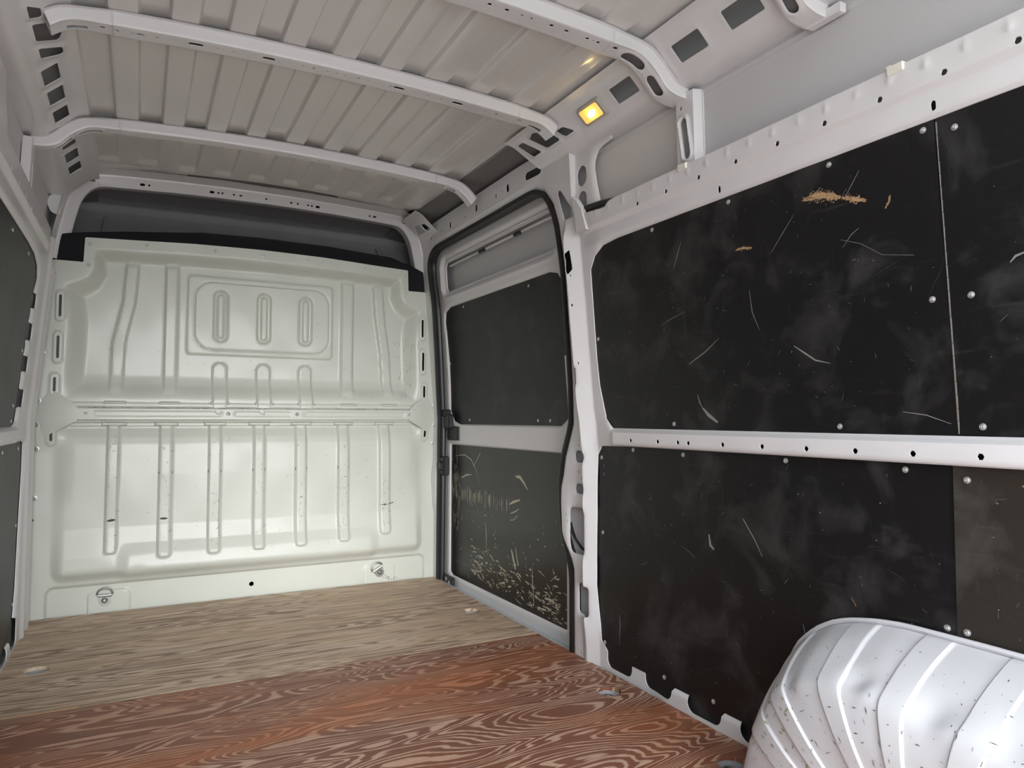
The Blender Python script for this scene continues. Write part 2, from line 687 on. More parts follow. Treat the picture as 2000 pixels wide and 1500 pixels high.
def bulk_h(u, v):
    h = np.zeros_like(u)
    # upper recess with wide sloping walls
    d = -polyd(u, v, REC)
    wall_w = np.interp(v, [1.36, 1.54], [.085, .055])
    h -= .055 * sm(d, 0, 1) * 0
    h -= .052 * sm(d / wall_w, 0, 1) * sm(v, .90, 1.06)
    # ribs in the upper half
    zz = [.90, .94, 1.18, 1.22, 1.39, 1.56]
    cA = np.interp(v, [.9, 1.0, 1.2, 1.39, 1.57], [.618, .618, .612, .574, .563])
    cAr = np.interp(v, [.9, 1.0, 1.2, 1.39, 1.57], [.655, .652, .640, .612, .597])
    inn = sm(d, .03, .075)

    def rib(dist, hw, ht=.014, rp=.015):
        return ht * (1 - sm(dist, hw - rp, hw))
    up = sm(v, .90, .93)
    h += rib(np.abs(u + cA), .033) * inn * up
    h += rib(np.abs(u - cAr), .033) * inn * up
    h += rib(np.abs(u + .398), .034) * inn * up
    h += rib(np.abs(u - .436), .038) * inn * up
    # blanked window: raised plate, fine inner bead, three pressed slots
    wd = rbox(u, v, -.332, .360, 1.157, 1.543, .022)
    h += .009 * (1 - sm(wd, -.009, .002))
    wi = rbox(u, v, -.297, .340, 1.186, 1.514, .075)
    h += .0035 * (1 - sm(wi, -.005, .0)) - .003 * np.exp(-(wi / .003) ** 2)
    for cx in (-.182, .0185, .221):
        h -= .013 * (1 - sm(caps(u, v, cx, 1.258, cx, 1.443, .038), -.014, 0))
        h += .012 * (1 - sm(caps(u, v, cx, 1.258, cx, 1.443, .038), -.030, -.018))
        h += .012 * (1 - sm(caps(u, v, cx, .90, cx, 1.092, .039), -.014, 0))
    # lower panel
    lo = rbox(u, v, -.850, .850, .135, .86, .06)
    prof = np.interp(v, [0, .15, .20, .25, .37, .60, .70, .74, .77, .80, .83, .87],
                     [0, .034, .040, .036, .012, .008, .004, -.001, -.008, -.020, -.034, -.04])
    h += prof * (1 - sm(lo, -.055, .0)) * (v < .9)
    taper = sm(np.abs(u), .76, .86) * sm(v, .42, .55) * (1 - sm(v, .70, .82))
    h -= .018 * np.where(v < .9, taper, 0)
    cen = sm(np.abs(u), .54, .60)
    h += .022 * (1 - cen) * np.interp(v, [.10, .118, .165, .24, .30], [0, 0, 1, .5, 0]) * (v < .3)
    # kick strip
    kk = rbox(u, v, -.862, .862, -.2, .128, .035)
    h -= .016 * (1 - sm(kk, -.012, .004))
    for (x0, x1, zb) in ((-.650, -.591, .265), (-.441, -.375, .235), (-.232, -.167, .235), (-.031, .032, .237), (.166, .231, .237),
                         (.378, .445, .242), (.596, .664, .262)):
        cx, hw = (x0 + x1) / 2, (x1 - x0) / 2
        ds = rbox(u, v, cx - hw, cx + hw, zb - .012, 1.2, hw * .75)
        h += np.where(v < .9, .014 * (1 - sm(ds, -.014, 0)), 0)
    # side slots embossed, screw bosses
    for s in (-1, 1):
        for (x, a, b) in SLOTS:
            h += .007 * (1 - sm(caps(u, v, s * x, a - .004, s * x, b + .004, .020), -.006, .002))
    # kick plates under the lashing rings
    for cx in (-.62, .615):
        h += .006 * (1 - sm(rbox(u, v, cx - .085, cx + .085, -.2, .095, .03), -.006, 0))
    # dents
    h += .0035 * np.exp(-(((u + .60) / .05) ** 2 + ((v - .205) / .03) ** 2)) - .004 * np.exp(-(((u + .52) / .03) ** 2 + ((v - .19) / .02) ** 2))
    h += .0012 * np.sin(u * 23 + 1) * np.sin(v * 17) * sm(v, .1, .3)
    return h


def bulk_sdf(U, V):
    s = polyd(U, V, BOUT)
    for sg in (-1, 1):
        for (x, a, b) in SLOTS:
            s = np.maximum(s, -caps(U, V, sg * x, a + .004, sg * x, b - .004, .0055))
        s = np.maximum(s, -circ(U, V, sg * .913, .42, .006))
    s = np.maximum(s, -circ(U, V, -.021, .056, .011))
    return s


bulk_map = lambda u, v, d: (u, YB - d, v)
us = lines(-.93, .93, .0055, around([-.021], .011) + [s * x + k for s in (-1, 1) for (x, a, b) in SLOTS for k in (-.0056, -.003, 0, .003, .0056)])
vz = lines(-.02, 1.69, .0055, around([.056], .011))
bulk = sheet('wall_front', us, vz, lambda u, v, d: (u, YB - d, v), cream, None, bulk_sdf, bulk_h, t=-.004)
tag(bulk, kind='structure')


# cross beam with castellated upper lip and end gussets
def beam_h(u, v):
    h = np.interp(v, [.822, .834, .838, .846, .850, .898, .903, .908, .926, .934, .955],
                  [-.012, -.012, .008, .010, .026, .026, .020, .008, .006, -.010, -.022])
    for (a, b) in ((-.70, -.17), (-.12, .145), (.20, .735)):
        h -= .0028 * (1 - sm(rbox(u, v, a, b, .863, .889, .009), -.004, .001))
    ribs = (-.618, -.398, -.182, .0185, .221, .436, .652)
    low = (-.62, -.408, -.20, 0, .2, .411, .63)
    for c in ribs:
        h += .010 * (1 - sm(np.abs(u - c), .040, .047)) * sm(v, .918, .924) * (1 - sm(v, .948, .953))
    for c in low:
        h += .010 * (1 - sm(np.abs(u - c), .044, .050)) * (1 - sm(v, .838, .842)) * sm(v, .822, .826)
    return h


BH = [(-.729, .876, .007), (-.146, .876, .009), (.173, .876, .009), (.762, .877, .007), (-.02, .876, .0), ]


def beam_sdf(U, V):
    s = np.full(U.shape, -1.)
    for x, z, r in BH:
        if r:
            s = np.maximum(s, -circ(U, V, x, z, r))
    return s


beam = sheet('cross_beam', lines(-.79, .80, .006, around([b[0] for b in BH], .009)), lines(.822, .955, .004, around([.876], .009)),
             bulk_map, cream, bulk, beam_sdf, beam_h, t=-.004)
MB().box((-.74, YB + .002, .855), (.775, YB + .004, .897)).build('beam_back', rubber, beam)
for s in (-1, 1):
    gp = [(.76, .902), (.79, .935), (.845, .972), (.905, .965), (.905, .848), (.895, .79), (.868, .783), (.80, .822), (.76, .846)]

    def gmap(u, v, d, s=s):
        k = (np.abs(u) - .76) / .145
        return (u, YB - d - .027 + .026 * k * k + .010 * sm(np.abs(v - .875), .03, .10), v)
    gp2 = [(s * a, b) for a, b in gp]
    sheet('gusset', lines(min(s * .755, s * .91), max(s * .755, s * .91), .008), lines(.78, .975, .008), gmap, cream, bulk,
          lambda U, V, gp2=gp2: polyd(U, V, gp2), t=-.006)


def dome(name, r, hgt, m, washer=0, n=14):
    b = MB()
    if washer:
        b.lathe([(washer, 0), (washer, .0012), (washer * .7, .0022)], n)
    b.lathe([(r, 0), (r * .96, hgt * .45), (r * .7, hgt * .85), (r * .3, hgt), (.2 * r, hgt * .8)], n)
    me = bpy.data.meshes.new(name)
    me.from_pydata(b.V, [], b.F)
    finish(me, m, 40)
    return me


bolt_me = dome('bolt', .0075, .0045, boltm, .0125)
rivet_me = dome('bolt_small', .0075, .005, cream, .0125)
screw_me = dome('screw', .0052, .0032, screwm, .0068)


def put(me, name, p, nrm, parent):
    o = bpy.data.objects.new(name, me)
    COL.objects.link(o)
    o.parent = parent
    o.location = Vector(p) - wloc(parent)
    o.rotation_euler = Vector(nrm).to_track_quat('Z', 'Y').to_euler()
    return o


def bulk_pt(x, z, extra=.0):
    return (x, YB - float(bulk_h(np.array([x]), np.array([z]))[0]) - extra, z)


for x, z in [(-.886, 1.372), (-.897, 1.141), (-.907, .930), (-.908, .828), (-.910, .723), (-.911, .511),
             (.895, 1.366), (.905, 1.137), (.911, .930), (.912, .823), (.913, .724), (.914, .513)]:
    put(bolt_me, 'bolt', bulk_pt(x, z), (0, -1, 0), bulk)
for x, z in [(-.506, 1.650), (-.217, 1.658), (.002, 1.661), (.22, 1.658), (.514, 1.646), (-.735, 1.63), (-.735, 1.535), (.735, 1.625), (.738, 1.535), (-.862, 1.49), (.868, 1.49)]:
    put(rivet_me, 'bolt', bulk_pt(x, z), (0, -1, 0), bulk)

# lashing rings on the kick strip
for x, rot, lab in ((-.637, 0., 'steel D-ring lashing point hanging upright on the bulkhead foot, left one'),
                    (.614, -.55, 'steel D-ring lashing point twisted sideways on the bulkhead foot, right one')):
    p = bulk_pt(x, .052)
    t = empty('lashing_ring', p)
    tag(t, lab, 'lashing ring', 'lashing rings at the bulkhead foot')
    Mr = Matrix.Translation(p) @ Matrix.Rotation(rot, 4, Vector((0, 1, 0))) @ Matrix.Rotation(math.pi / 2, 4, 'X')
    tr = lambda a, b, c: tuple(Mr @ Vector((a, b, c)))
    b = MB()
    pl = [(.024 * math.cos(a), .024 * math.sin(a) - .002) for a in np.linspace(math.pi, 2 * math.pi, 13)] + [(.025, .018), (-.025, .018)]
    b.prism(pl, lambda a, c: tr(a, c, -.006), lambda a, c: tr(a, c, .006))
    b.build('plate', zinc, t)
    MB().lathe([(.013, .006), (.0125, .012), (.008, .015), (.006, .012)], 16, Mr).build('bolt', zinc, t)
    dr = [tr(.031 * math.cos(a), .024 + .029 * math.sin(a), .009) for a in np.linspace(0, math.pi, 15)]
    MB().tube(dr, .0044, 8, closed=True).build('d_ring', zinc, t)
    b2 = MB()
    b2.tube([tr(-.026, .021, .009), tr(.026, .021, .009)], .0062, 10)
    b2.build('hinge_barrel', zinc, t)

# black foam along the top of the bulkhead
FO = [(-.868, 1.549), (-.755, 1.549), (-.748, 1.64), (-.4, 1.65), (0, 1.66), (.4, 1.65), (.748, 1.64), (.765, 1.549), (.888, 1.541), (.872, 1.648),
      (.77, 1.695), (.68, 1.735), (.34, 1.757), (0, 1.762), (-.27, 1.755), (-.6, 1.715), (-.78, 1.683), (-.856, 1.665)]
fo = sheet('foam_strip', lines(-.89, .89, .02), lines(1.53, 1.77, .02), lambda u, v, d: (u, 3.652 + .05 * sm(v, 1.66, 1.75) * 1 + d, v), foam,
           None, lambda U, V: polyd(U, V, FO), t=.05)
tag(fo, 'black foam sealing strip along the top edge of the bulkhead', 'foam strip')

# grey over-cab liner beyond the opening
LV = [0, .2, .42, .56, .67, .76, .84, .92, 1]
hl = sheet('cab_headliner', lines(-.95, .95, .05), lines(0, 1, .02),
           lambda u, v, d: (u, np.interp(v, LV, [3.78, 3.86, 3.97, 4.03, 4.06, 4.05, 3.99, 3.88, 3.74]) - .05 * (u / .9) ** 2,
                            np.interp(v, LV, [1.58, 1.67, 1.78, 1.85, 1.90, 1.932, 1.946, 1.950, 1.950]) - .03 * u * u + d), liner, None, t=.008, angle=85)
tag(hl, 'dark grey fabric liner above the cab, seen over the bulkhead', 'headliner')
MB().tube([(-.70, 3.862, 1.70), (-.695, 3.93, 1.78), (-.69, 3.99, 1.845)], .008, 8).build('moulding', liner, hl)
MB().tube([(.72, 3.86, 1.70), (.70, 3.93, 1.78), (.685, 3.985, 1.84)], .012, 8).build('moulding', liner, hl)

# ------------------------------------------------------------------ roof
BANDS = [(-.70, -.622), (-.546, -.473), (-.398, -.326), (-.252, -.183), (-.111, -.038), (.038, .108), (.183, .252), (.336, .408), (.484, .566), (.643, .725)]


def zlow(x):
    return 1.948 - .056 * x * x


def roof_z(x, y):
    z = zlow(np.minimum(np.abs(x), .72)) - np.maximum(np.abs(x) - .72, 0) * .12
    amp = .014 * (1 - .35 * sm(y, 3.0, 3.1)) * (1 - sm(y, 3.34, 3.37))
    for a, b in BANDS:
        c, hw = (a + b) / 2, (b - a) / 2
        z = z + amp * (1 - sm(np.abs(x - c), hw - .006, hw + .006))
    # tray pressed into the front bay and the transverse beads ahead of the header
    z = z + .034 * sm(y, 3.40, 3.56)
    td = rbox(x, y, -.47, .50, 3.0, 3.44, .06)
    z = z + .010 * sm(td, -.012, .006) * sm(y, 3.05, 3.25)
    z = z - .006 * np.exp(-((y - 3.47) / .010) ** 2) - .006 * np.exp(-((y - 3.51) / .010) ** 2)
    z = z + .0012 * np.sin(x * 9 + y * 5) * np.sin(y * 7)
    return z


roof_us = lines(-.728, .728, .03, [e + k for ab in BANDS for e in ab for k in (-.0075, -.004, 0, .004, .0075)])
ceiling = sheet('ceiling', roof_us, lines(-.07, 3.62, .02), lambda u, v, d: (u, v, roof_z(u, v) + d), roofm, None, t=.0)
tag(ceiling, kind='structure')
for s in (-1, 1):
    sheet('roof_edge_skin', lines(min(s * .722, s * 1.0), max(s * .722, s * 1.0), .02), lines(-.07, 4.3, .05),
          lambda u, v, d: (u, v, 1.922 - .14 * np.maximum(np.abs(u) - .72, 0) - .9 * np.maximum(np.abs(u) - .87, 0) + d), primer_shade, ceiling, t=0)
MB().box((-1.06, -.07, 1.985), (1.06, 4.3, 2.0)).build('outer_roof', primer_shade, ceiling)
MB().box((-1.06, 4.28, -.12), (1.06, 4.3, 2.0)).build('cab_closure', primer_shade, ceiling)

BX = np.array([0, .1, .2, .3, .4, .5, .6, .648, .683, .712, .736, .76, .784, .80, .832, .873])
BZ = np.concatenate([1.910 - .056 * BX[:7] ** 2, [1.887, 1.885, 1.877, 1.861, 1.839, 1.811, 1.798, 1.789, 1.787]])
TX = np.array([0, .1, .2, .3, .4, .5, .6, .66, .69, .725, .75, .778, .808, .825, .845, .875])
TZ = np.concatenate([1.9475 - .056 * TX[:7] ** 2, [1.919, 1.915, 1.909, 1.895, 1.872, 1.840, 1.827, 1.822, 1.820]])
BS = np.concatenate([[0], np.cumsum(np.hypot(np.diff(BX), np.diff(BZ)))])


def sx(x):
    return math.copysign(float(np.interp(abs(x), BX, BS)), x)


def smooth_interp(s, xs, ys):
    # light smoothing of the polyline
    return (np.interp(s, xs, ys) * 2 + np.interp(s - .012, xs, ys) + np.interp(s + .012, xs, ys)) / 4


def bow(Y0, wid, xl, xr, holes, name='roof_bow', H=.038):
    Q = [-.014, -.002, 0, .004, .010, H - .010, H - .003, H, H + .003, H + .010, H + wid - .008, H + wid - .002, H + wid, H + wid + .03]
    DY = [-.014, -.002, 0, 0, 0, 0, .0006, .0022, .005, .011, wid - .008, wid - .003, wid, wid]
    FR = [.03, .03, .04, .12, .26, .76, .93, .975, .995, 1, 1, .98, .93, .1]

    def mp(u, v, d):
        a = np.abs(u)
        f = np.interp(v, Q, FR)
        bx, bz = smooth_interp(a, BS, BX), smooth_interp(a, BS, BZ)
        tx, tz = smooth_interp(a, BS, TX), smooth_interp(a, BS, TZ)
        x = tx + (bx - tx) * f
        z = tz + (bz - tz) * f
        bot = sm(v, H - .002, H + .006)
        sl = np.clip((a - BS[7]) / .09, 0, 1)   # outward push follows the slope
        return (np.sign(u) * (x + d * bot * .7 * sl), Y0 + np.interp(v, Q, DY) + d * (1 - bot), z + d * bot * (1 - .3 * sl))
    hs = []
    for hh in holes:
        x, w, hu, hv, kind = hh
        hs.append((sx(x), H + w, hu, hv, kind))

    def sdf(U, V):
        s = np.full(U.shape, -1.)
        for (c, w, hu, hv, kind) in hs:
            if kind == 'o':
                s = np.maximum(s, -rrect(U, V, c, w, hu, hv, min(hu, hv)))
            elif kind == 'k':
                s = np.maximum(s, -rrect(U, V, c, w, hu, hv, min(hu, hv) * .98))
            else:
                s = np.maximum(s, -rrect(U, V, c, w, hu, hv, .0008))
        return s

    def hgt(u, v):
        h = np.zeros_like(u)
        for (c, w, hu, hv, kind) in hs:
            if kind == 'k':
                h -= .004 * np.exp(-((rrect(u, v, c, w, hu, hv, min(hu, hv)) - .004) / .006) ** 2)
        # lap joint where the centre section meets the ends
        a = np.abs(u)
        h += .0022 * sm(a, sx(.606), sx(.609))
        return h
    inner = (Q[2], Q[7])
    ex = [c + k * hu for (c, w, hu, hv, kd) in hs for k in (-1.02, -.75, -.4, 0, .4, .75, 1.02)] + [s * (sx(.606) + k) for s in (-1, 1) for k in (0, .0015, .003)]
    ey = [w + k * hv for (c, w, hu, hv, kd) in hs for k in (-1.02, -.75, -.4, 0, .4, .75, 1.02)]
    o = sheet(name, lines(sx(xl), sx(xr), .014, ex), lines(-.014, H + wid + .03, .008, ey + Q), mp, white, ceiling, sdf, hgt, t=.0022, angle=40)
    sheet('hole_shade_strip', lines(sx(xl) + .01, sx(xr) - .01, .03), lines(H + .004, H + wid - .004, .03), lambda u, v, d: mp(u, v, d + .013), primer_shade, o, t=0)  # dark strip added inside the bow so its holes read black
    return o


def slotrow(y_off, xs):
    return [(x, y_off, hu, hv, k) for (x, hu, hv, k) in xs]


b2h = [(-.632, .0065, .005, 'o'), (-.599, .005, .004, 'o'), (-.563, .003, .003, 'o'), (-.544, .010, .0045, 'o'), (-.503, .004, .0035, 'o'), (-.406, .019, .0075, 'o'), (-.351, .0035, .003, 'o'),
       (-.307, .0038, .003, 'o'), (-.211, .018, .0075, 'o'), (-.183, .003, .003, 'o'), (-.113, .004, .003, 'o'), (-.082, .003, .004, 'r'),
       (-.041, .003, .003, 'o'), (-.013, .004, .003, 'o'), (.013, .003, .003, 'o'), (.054, .0035, .004, 'r'), (.085, .004, .003, 'o'),
       (.157, .003, .003, 'o'), (.185, .018, .0075, 'o'), (.284, .0038, .0035, 'o'), (.329, .0035, .003, 'o'), (.387, .019, .0075, 'o'),
       (.489, .0038, .003, 'o'), (.532, .006, .0045, 'o'), (.551, .0025, .0025, 'o'), (.622, .0065, .0055, 'o')]
b1h = [(s * x, hu, hv, k) for s in (1, -1) for (x, hu, hv, k) in
       [(.239, .005, .0055, 'r'), (.288, .005, .0055, 'r'), (.333, .0045, .0035, 'o'), (.361, .003, .004, 'r'), (.421, .005, .0055, 'r'),
        (.468, .005, .0055, 'r'), (.535, .0055, .0055, 'o'), (.554, .0035, .0035, 'o'), (.570, .0045, .0055, 'r'), (.628, .007, .006, 'r')]]
b3h = [(-.649, .008, .004, 'o'), (-.584, .004, .003, 'o'), (-.550, .010, .003, 'o'), (-.486, .004, .003, 'o'), (-.441, .004, .003, 'o'), (-.355, .0025, .0025, 'o'),
       (-.310, .004, .003, 'o'), (-.261, .004, .003, 'o'), (-.129, .004, .003, 'o'), (-.081, .004, .003, 'o'), (-.012, .004, .005, 'r'), (.057, .004, .003, 'o'),
       (.106, .004, .003, 'o'), (.242, .004, .003, 'o'), (.293, .004, .003, 'o'), (.341, .003, .003, 'o'), (.430, .003, .003, 'o'), (.477, .003, .003, 'o'),
       (.548, .004, .003, 'r'), (.566, .003, .003, 'r'), (.583, .004, .003, 'r'), (.650, .007, .004, 'o')]
kid = [(s * x, .038, hu, hv, 'k') for s in (1, -1) for (x, hu, hv) in ((.700, .040, .018), (.776, .034, .017))]
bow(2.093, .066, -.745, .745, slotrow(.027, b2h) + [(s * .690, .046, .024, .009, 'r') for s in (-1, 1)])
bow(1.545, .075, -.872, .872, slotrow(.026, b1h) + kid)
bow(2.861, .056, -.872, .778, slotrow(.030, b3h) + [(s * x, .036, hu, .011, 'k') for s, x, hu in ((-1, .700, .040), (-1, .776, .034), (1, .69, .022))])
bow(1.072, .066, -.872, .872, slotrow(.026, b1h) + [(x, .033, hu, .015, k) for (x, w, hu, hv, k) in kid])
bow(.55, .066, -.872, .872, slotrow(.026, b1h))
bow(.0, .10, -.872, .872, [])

# header ring over the bulkhead
HXs = np.array([0, .2, .4, .6, .69, .725, .755, .780, .798, .812, .828, .838, .846])
HZs = np.concatenate([1.950 - .045 * HXs[:5] ** 2, [1.920, 1.898, 1.862, 1.82, 1.76, 1.68, 1.62, 1.55]])
HSs = np.concatenate([[0], np.cumsum(np.hypot(np.diff(HXs), np.diff(HZs)))])
HH = [(-.534, .010, .006), (-.506, .005, .005), (-.236, .010, .006), (-.207, .005, .005), (-.189, .005, .005), (-.137, .005, .005), (-.105, .006, .004),
      (.014, .005, .005), (.136, .006, .004), (.168, .005, .005), (.220, .005, .005), (.239, .005, .005), (.268, .010, .006), (.543, .005, .005), (.570, .008, .005)]


def hdr_map(u, v, d):
    a = np.abs(u)
    x, z = smooth_interp(a, HSs, HXs), smooth_interp(a, HSs, HZs)
    x2, z2 = smooth_interp(a + .01, HSs, HXs), smooth_interp(a + .01, HSs, HZs)
    nx, nz = -(z2 - z), (x2 - x)
    ln = np.hypot(nx, nz) + 1e-9
    cv = [-.06, -.01, -.004, .0, .050, .054, .06, .16]
    q = np.interp(v, cv, [.036, .028, .027, .020, -.018, -.020, -.019, -.006]) + d * .8
    yy = np.interp(v, cv, [-.075, -.022, -.002, .0, .030, .034, .040, .12]) + d * .6
    return (np.sign(u) * (x + nx / ln * q), 3.646 + yy, z + nz / ln * q)


def hdr_sdf(U, V):
    s = np.full(U.shape, -1.)
    for x, hu, hv in HH:
        s = np.maximum(s, -rrect(U, V, x, .026, hu, hv * 1.1, .0008 if hu > hv else hv))
    return s


sheet('header_rail', lines(-HSs[-1], HSs[-1], .012, [x + k * hu for x, hu, hv in HH for k in (-1.02, -.5, 0, .5, 1.02)]),
      lines(-.06, .16, .007, [.026 + k for k in (-.0067, -.005, -.003, 0, .003, .005, .0067)] + [-.01, -.004, 0, .05, .054, .06]), hdr_map, white, ceiling, hdr_sdf, t=.002)

# cant panels between roof and side wall, with rectangular cut-outs
CXs = np.array([.700, .722, .741, .825, .842, .870, .900])
CZs = np.array([1.919, 1.914, 1.904, 1.826, 1.8205, 1.8185, 1.8185])
CSs = np.concatenate([[0], np.cumsum(np.hypot(np.diff(CXs), np.diff(CZs)))])
xs2s = lambda x: float(np.interp(x, CXs, CSs))


def cant(side, y0, y1, rects, polys, name, cut=None):
    def mp(u, v, d):
        x = (np.interp(v, CSs, CXs) * 2 + np.interp(v - .006, CSs, CXs) + np.interp(v + .006, CSs, CXs)) / 4
        z = (np.interp(v, CSs, CZs) * 2 + np.interp(v - .006, CSs, CZs) + np.interp(v + .006, CSs, CZs)) / 4
        return (side * (x + .7 * d), u, z + .7 * d)

    def sdf(U, V):
        s = np.full(U.shape, -1.)
        for (a, b) in rects:
            s = np.maximum(s, -rbox(U, V, a, b, xs2s(.757), xs2s(.797), .005))
        for p in polys:
            s = np.maximum(s, -(polyd(U, V, [(y, xs2s(x)) for y, x in p]) - .002))
        if cut is not None:
            s = np.maximum(s, cut(U, V))
        return s

    def hgt(u, v):
        h = np.zeros_like(u)
        for (a, b) in rects:
            h -= .003 * np.exp(-((rbox(u, v, a, b, xs2s(.757), xs2s(.797), .005) - .003) / .006) ** 2)
        for p in polys:
            h -= .006 * np.exp(-((polyd(u, v, [(y, xs2s(x)) for y, x in p]) - .004) / .007) ** 2)
        return h
    return sheet(name, lines(y0, y1, .012, [e + k for ab in rects for e in ab for k in (-.004, 0, .004)]), lines(0, CSs[-1], .007, [xs2s(.757), xs2s(.797)]),
                 mp, white, ceiling, sdf, hgt, t=.003)


P_big = [(2.225, .735), (2.150, .757), (2.122, .789), (2.211, .789), (2.262, .745)]
P_sq = [(2.066, .768), (2.108, .768), (2.088, .790), (2.030, .790)]
P_h2 = [(2.350, .742), (2.310, .742), (2.254, .789), (2.313, .789)]
rear_r = [(1.675, 1.783), (1.382, 1.490), (1.190, 1.301), (.905, 1.01), (.70, .81)]
cant(1, -.07, 2.42, rear_r, [P_big, P_sq, P_h2], 'cant_panel', lambda U, V: (U - 2.36 - (xs2s(.79) - V) * .35) * .9)
cant(-1, -.07, 3.60, rear_r + [(2.39, 2.497), (2.543, 2.648), (2.70, 2.798), (2.985, 3.075), (3.12, 3.228), (3.275, 3.370)], [P_big, P_sq, P_h2], 'cant_panel')
cant(1, 3.40, 3.62, [], [[(3.50, .765), (3.575, .765), (3.60, .795), (3.50, .800)], [(3.44, .775), (3.482, .770), (3.482, .800), (3.425, .800)]], 'cant_panel')

# interior lamp on the right cant panel
LM = Matrix.Translation((.7765, 1.900, 1.869)) @ Matrix(((0, math.cos(.748), -math.sin(.748), 0), (1, 0, 0, 0), (0, -math.sin(.748), -math.cos(.748), 0), (0, 0, 0, 1)))


def lampbox(hx, hy, z0, z1, r, taper=1.):
    prof = [(hx * math.copysign(1, c) - math.copysign(r, c) + r * c2, hy * math.copysign(1, s_) - math.copysign(r, s_) + r * s2)
            for (c, s_, c2, s2) in [(math.cos(a), math.sin(a), math.cos(a), math.sin(a)) for a in np.linspace(.02, 2 * math.pi + .02, 33)[:-1]]]
    b = MB()
    b.prism(prof, lambda a, c: tuple(LM @ Vector((a, c, z0))), lambda a, c: tuple(LM @ Vector((a * taper, c * taper, z1))))
    return b


lampm = bpy.data.materials.new('lit_amber_lens')
lampm.use_nodes = True
N, L, pb = nodes(lampm)
pb.inputs['Base Color'].default_value = (.9, .55, .15, 1)
pb.inputs['Roughness'].default_value = .2
pb.inputs['Emission Color'].default_value = (1.0, .43, .08, 1)
pb.inputs['Emission Strength'].default_value = .30
bulbm = bpy.data.materials.new('lit_bulb')
bulbm.use_nodes = True
nb = nodes(bulbm)[2]
nb.inputs['Emission Color'].default_value = (1, .72, .28, 1)
nb.inputs['Emission Strength'].default_value = 9
housing = mat('grey_lamp_housing', (.42, .39, .34), .5)
lp = empty('interior_lamp', (.7765, 1.900, 1.869))
tag(lp, 'small lit amber ceiling lamp with grey frame in the right roof edge', 'lamp')
lampbox(.062, .034, -.001, .010, .012, .94).build('housing', housing, lp)
lens = lampbox(.048, .0235, .010, .0125, .007, .97).build('lens', lampm, lp)
MB().tube([tuple(LM @ Vector((a, .002 + .2 * a, .0135))) for a in (-.024, -.012, 0, .012)], [.004, .009, .0095, .005], 10).build('bulb', bulbm, lens)

# ------------------------------------------------------------------ right side wall
UPR = [(2.068, 1.07), (2.067, 1.385), (2.036, 1.427), (1.984, 1.453), (1.90, 1.460), (-.2, 1.461), (-.2, .826), (1.995, .826), (2.036, .860), (2.062, .975)]
LOR = [(2.086, .735), (2.062, .763), (1.9, .766), (-.2, .768), (-.2, .050), (2.020, .050), (2.072, .088), (2.090, .272)]
DOORHOLE = [(2.228, 1.18), (2.228, 1.417), (2.247, 1.585), (2.279, 1.67), (2.336, 1.735), (2.407, 1.760), (2.85, 1.760), (3.47, 1.762), (3.545, 1.735),
            (3.575, 1.68), (3.56, 1.55), (3.545, 1.45), (3.555, 1.2), (3.578, .88), (3.58, .5), (3.585, -.1),
            (2.240, -.1), (2.242, .30), (2.306, .430), (2.316, .542), (2.324, .60), (2.300, .717), (2.245, .835), (2.231, 1.0)]
ROUT = [(-.07, -.03), (3.66, -.03), (3.66, 1.883), (2.20, 1.883), (2.165, 1.870), (2.146, 1.85), (2.140, 1.66), (2.112, 1.657), (2.088, 1.637), (2.060, 1.598), (2.046, 1.577), (1.93, 1.566), (1.905, 1.580), (1.88, 1.583), (-.07, 1.583)]
SCAL = [(1.899 + .205 * k - .205 * 0, 2.036 + .205 * k) for k in range(0, -11, -1)]
PIL_R = [(2.165, 2.207, .979, 1.047, .006), (2.136, 2.226, .697, .741, .018), (2.136, 2.223, .583, .620, .016), (2.133, 2.250, .363, .533, .018), (2.119, 2.203, .154, .262, .012)]
TRI = [(2.230, 1.703), (2.214, 1.702), (2.130, 1.600), (2.136, 1.594), (2.196, 1.594)]
DIA = [(2.160, 1.468), (2.197, 1.440), (2.168, 1.386), (2.152, 1.402)]
RH = [1.870, 1.733, 1.641, 1.595, 1.458, 1.318, 1.181, 1.050, .916, .782, .65, .52, .39]
TH = [1.755, 1.618, 1.479, 1.341, 1.204, 1.069, .933, .798, .667, .53, .4]
OV = [1.418, .831, .25]
PH = [(2.175, 1.117, .007), (2.214, 1.069, .004), (2.151, 1.059, .004), (2.181, .921, .005), (2.192, .760, .004), (2.157, .761, .004), (2.195, .663, .005), (2.15, .66, .004),
      (2.178, .638, .005), (2.185, 1.345, .005), (2.16, 1.27, .005), (2.172, 1.22, .005), (2.27, .50, .005), (2.262, .475, .004), (2.185, .285, .004), (2.16, .287, .004),
      (2.175, .138, .005), (2.17, .035, .007), (2.18, 1.375, .004), (2.16, 1.378, .004)]
DH = [(2.607, 1.826, .0165), (2.920, 1.824, .0155), (3.231, 1.821, .0145), (2.717, 1.823, .009), (3.345, 1.820, .008), (3.50, 1.82, .0145), (2.66, 1.825, .007), (3.32, 1.815, .006), (3.05, 1.815, .006)]


def scallops(U, V, ys):
    s = np.full(U.shape, 1e9)
    for a, b in ys:
        s = np.minimum(s, rbox(U, V, a, b, .010, .11, .028))
    return s


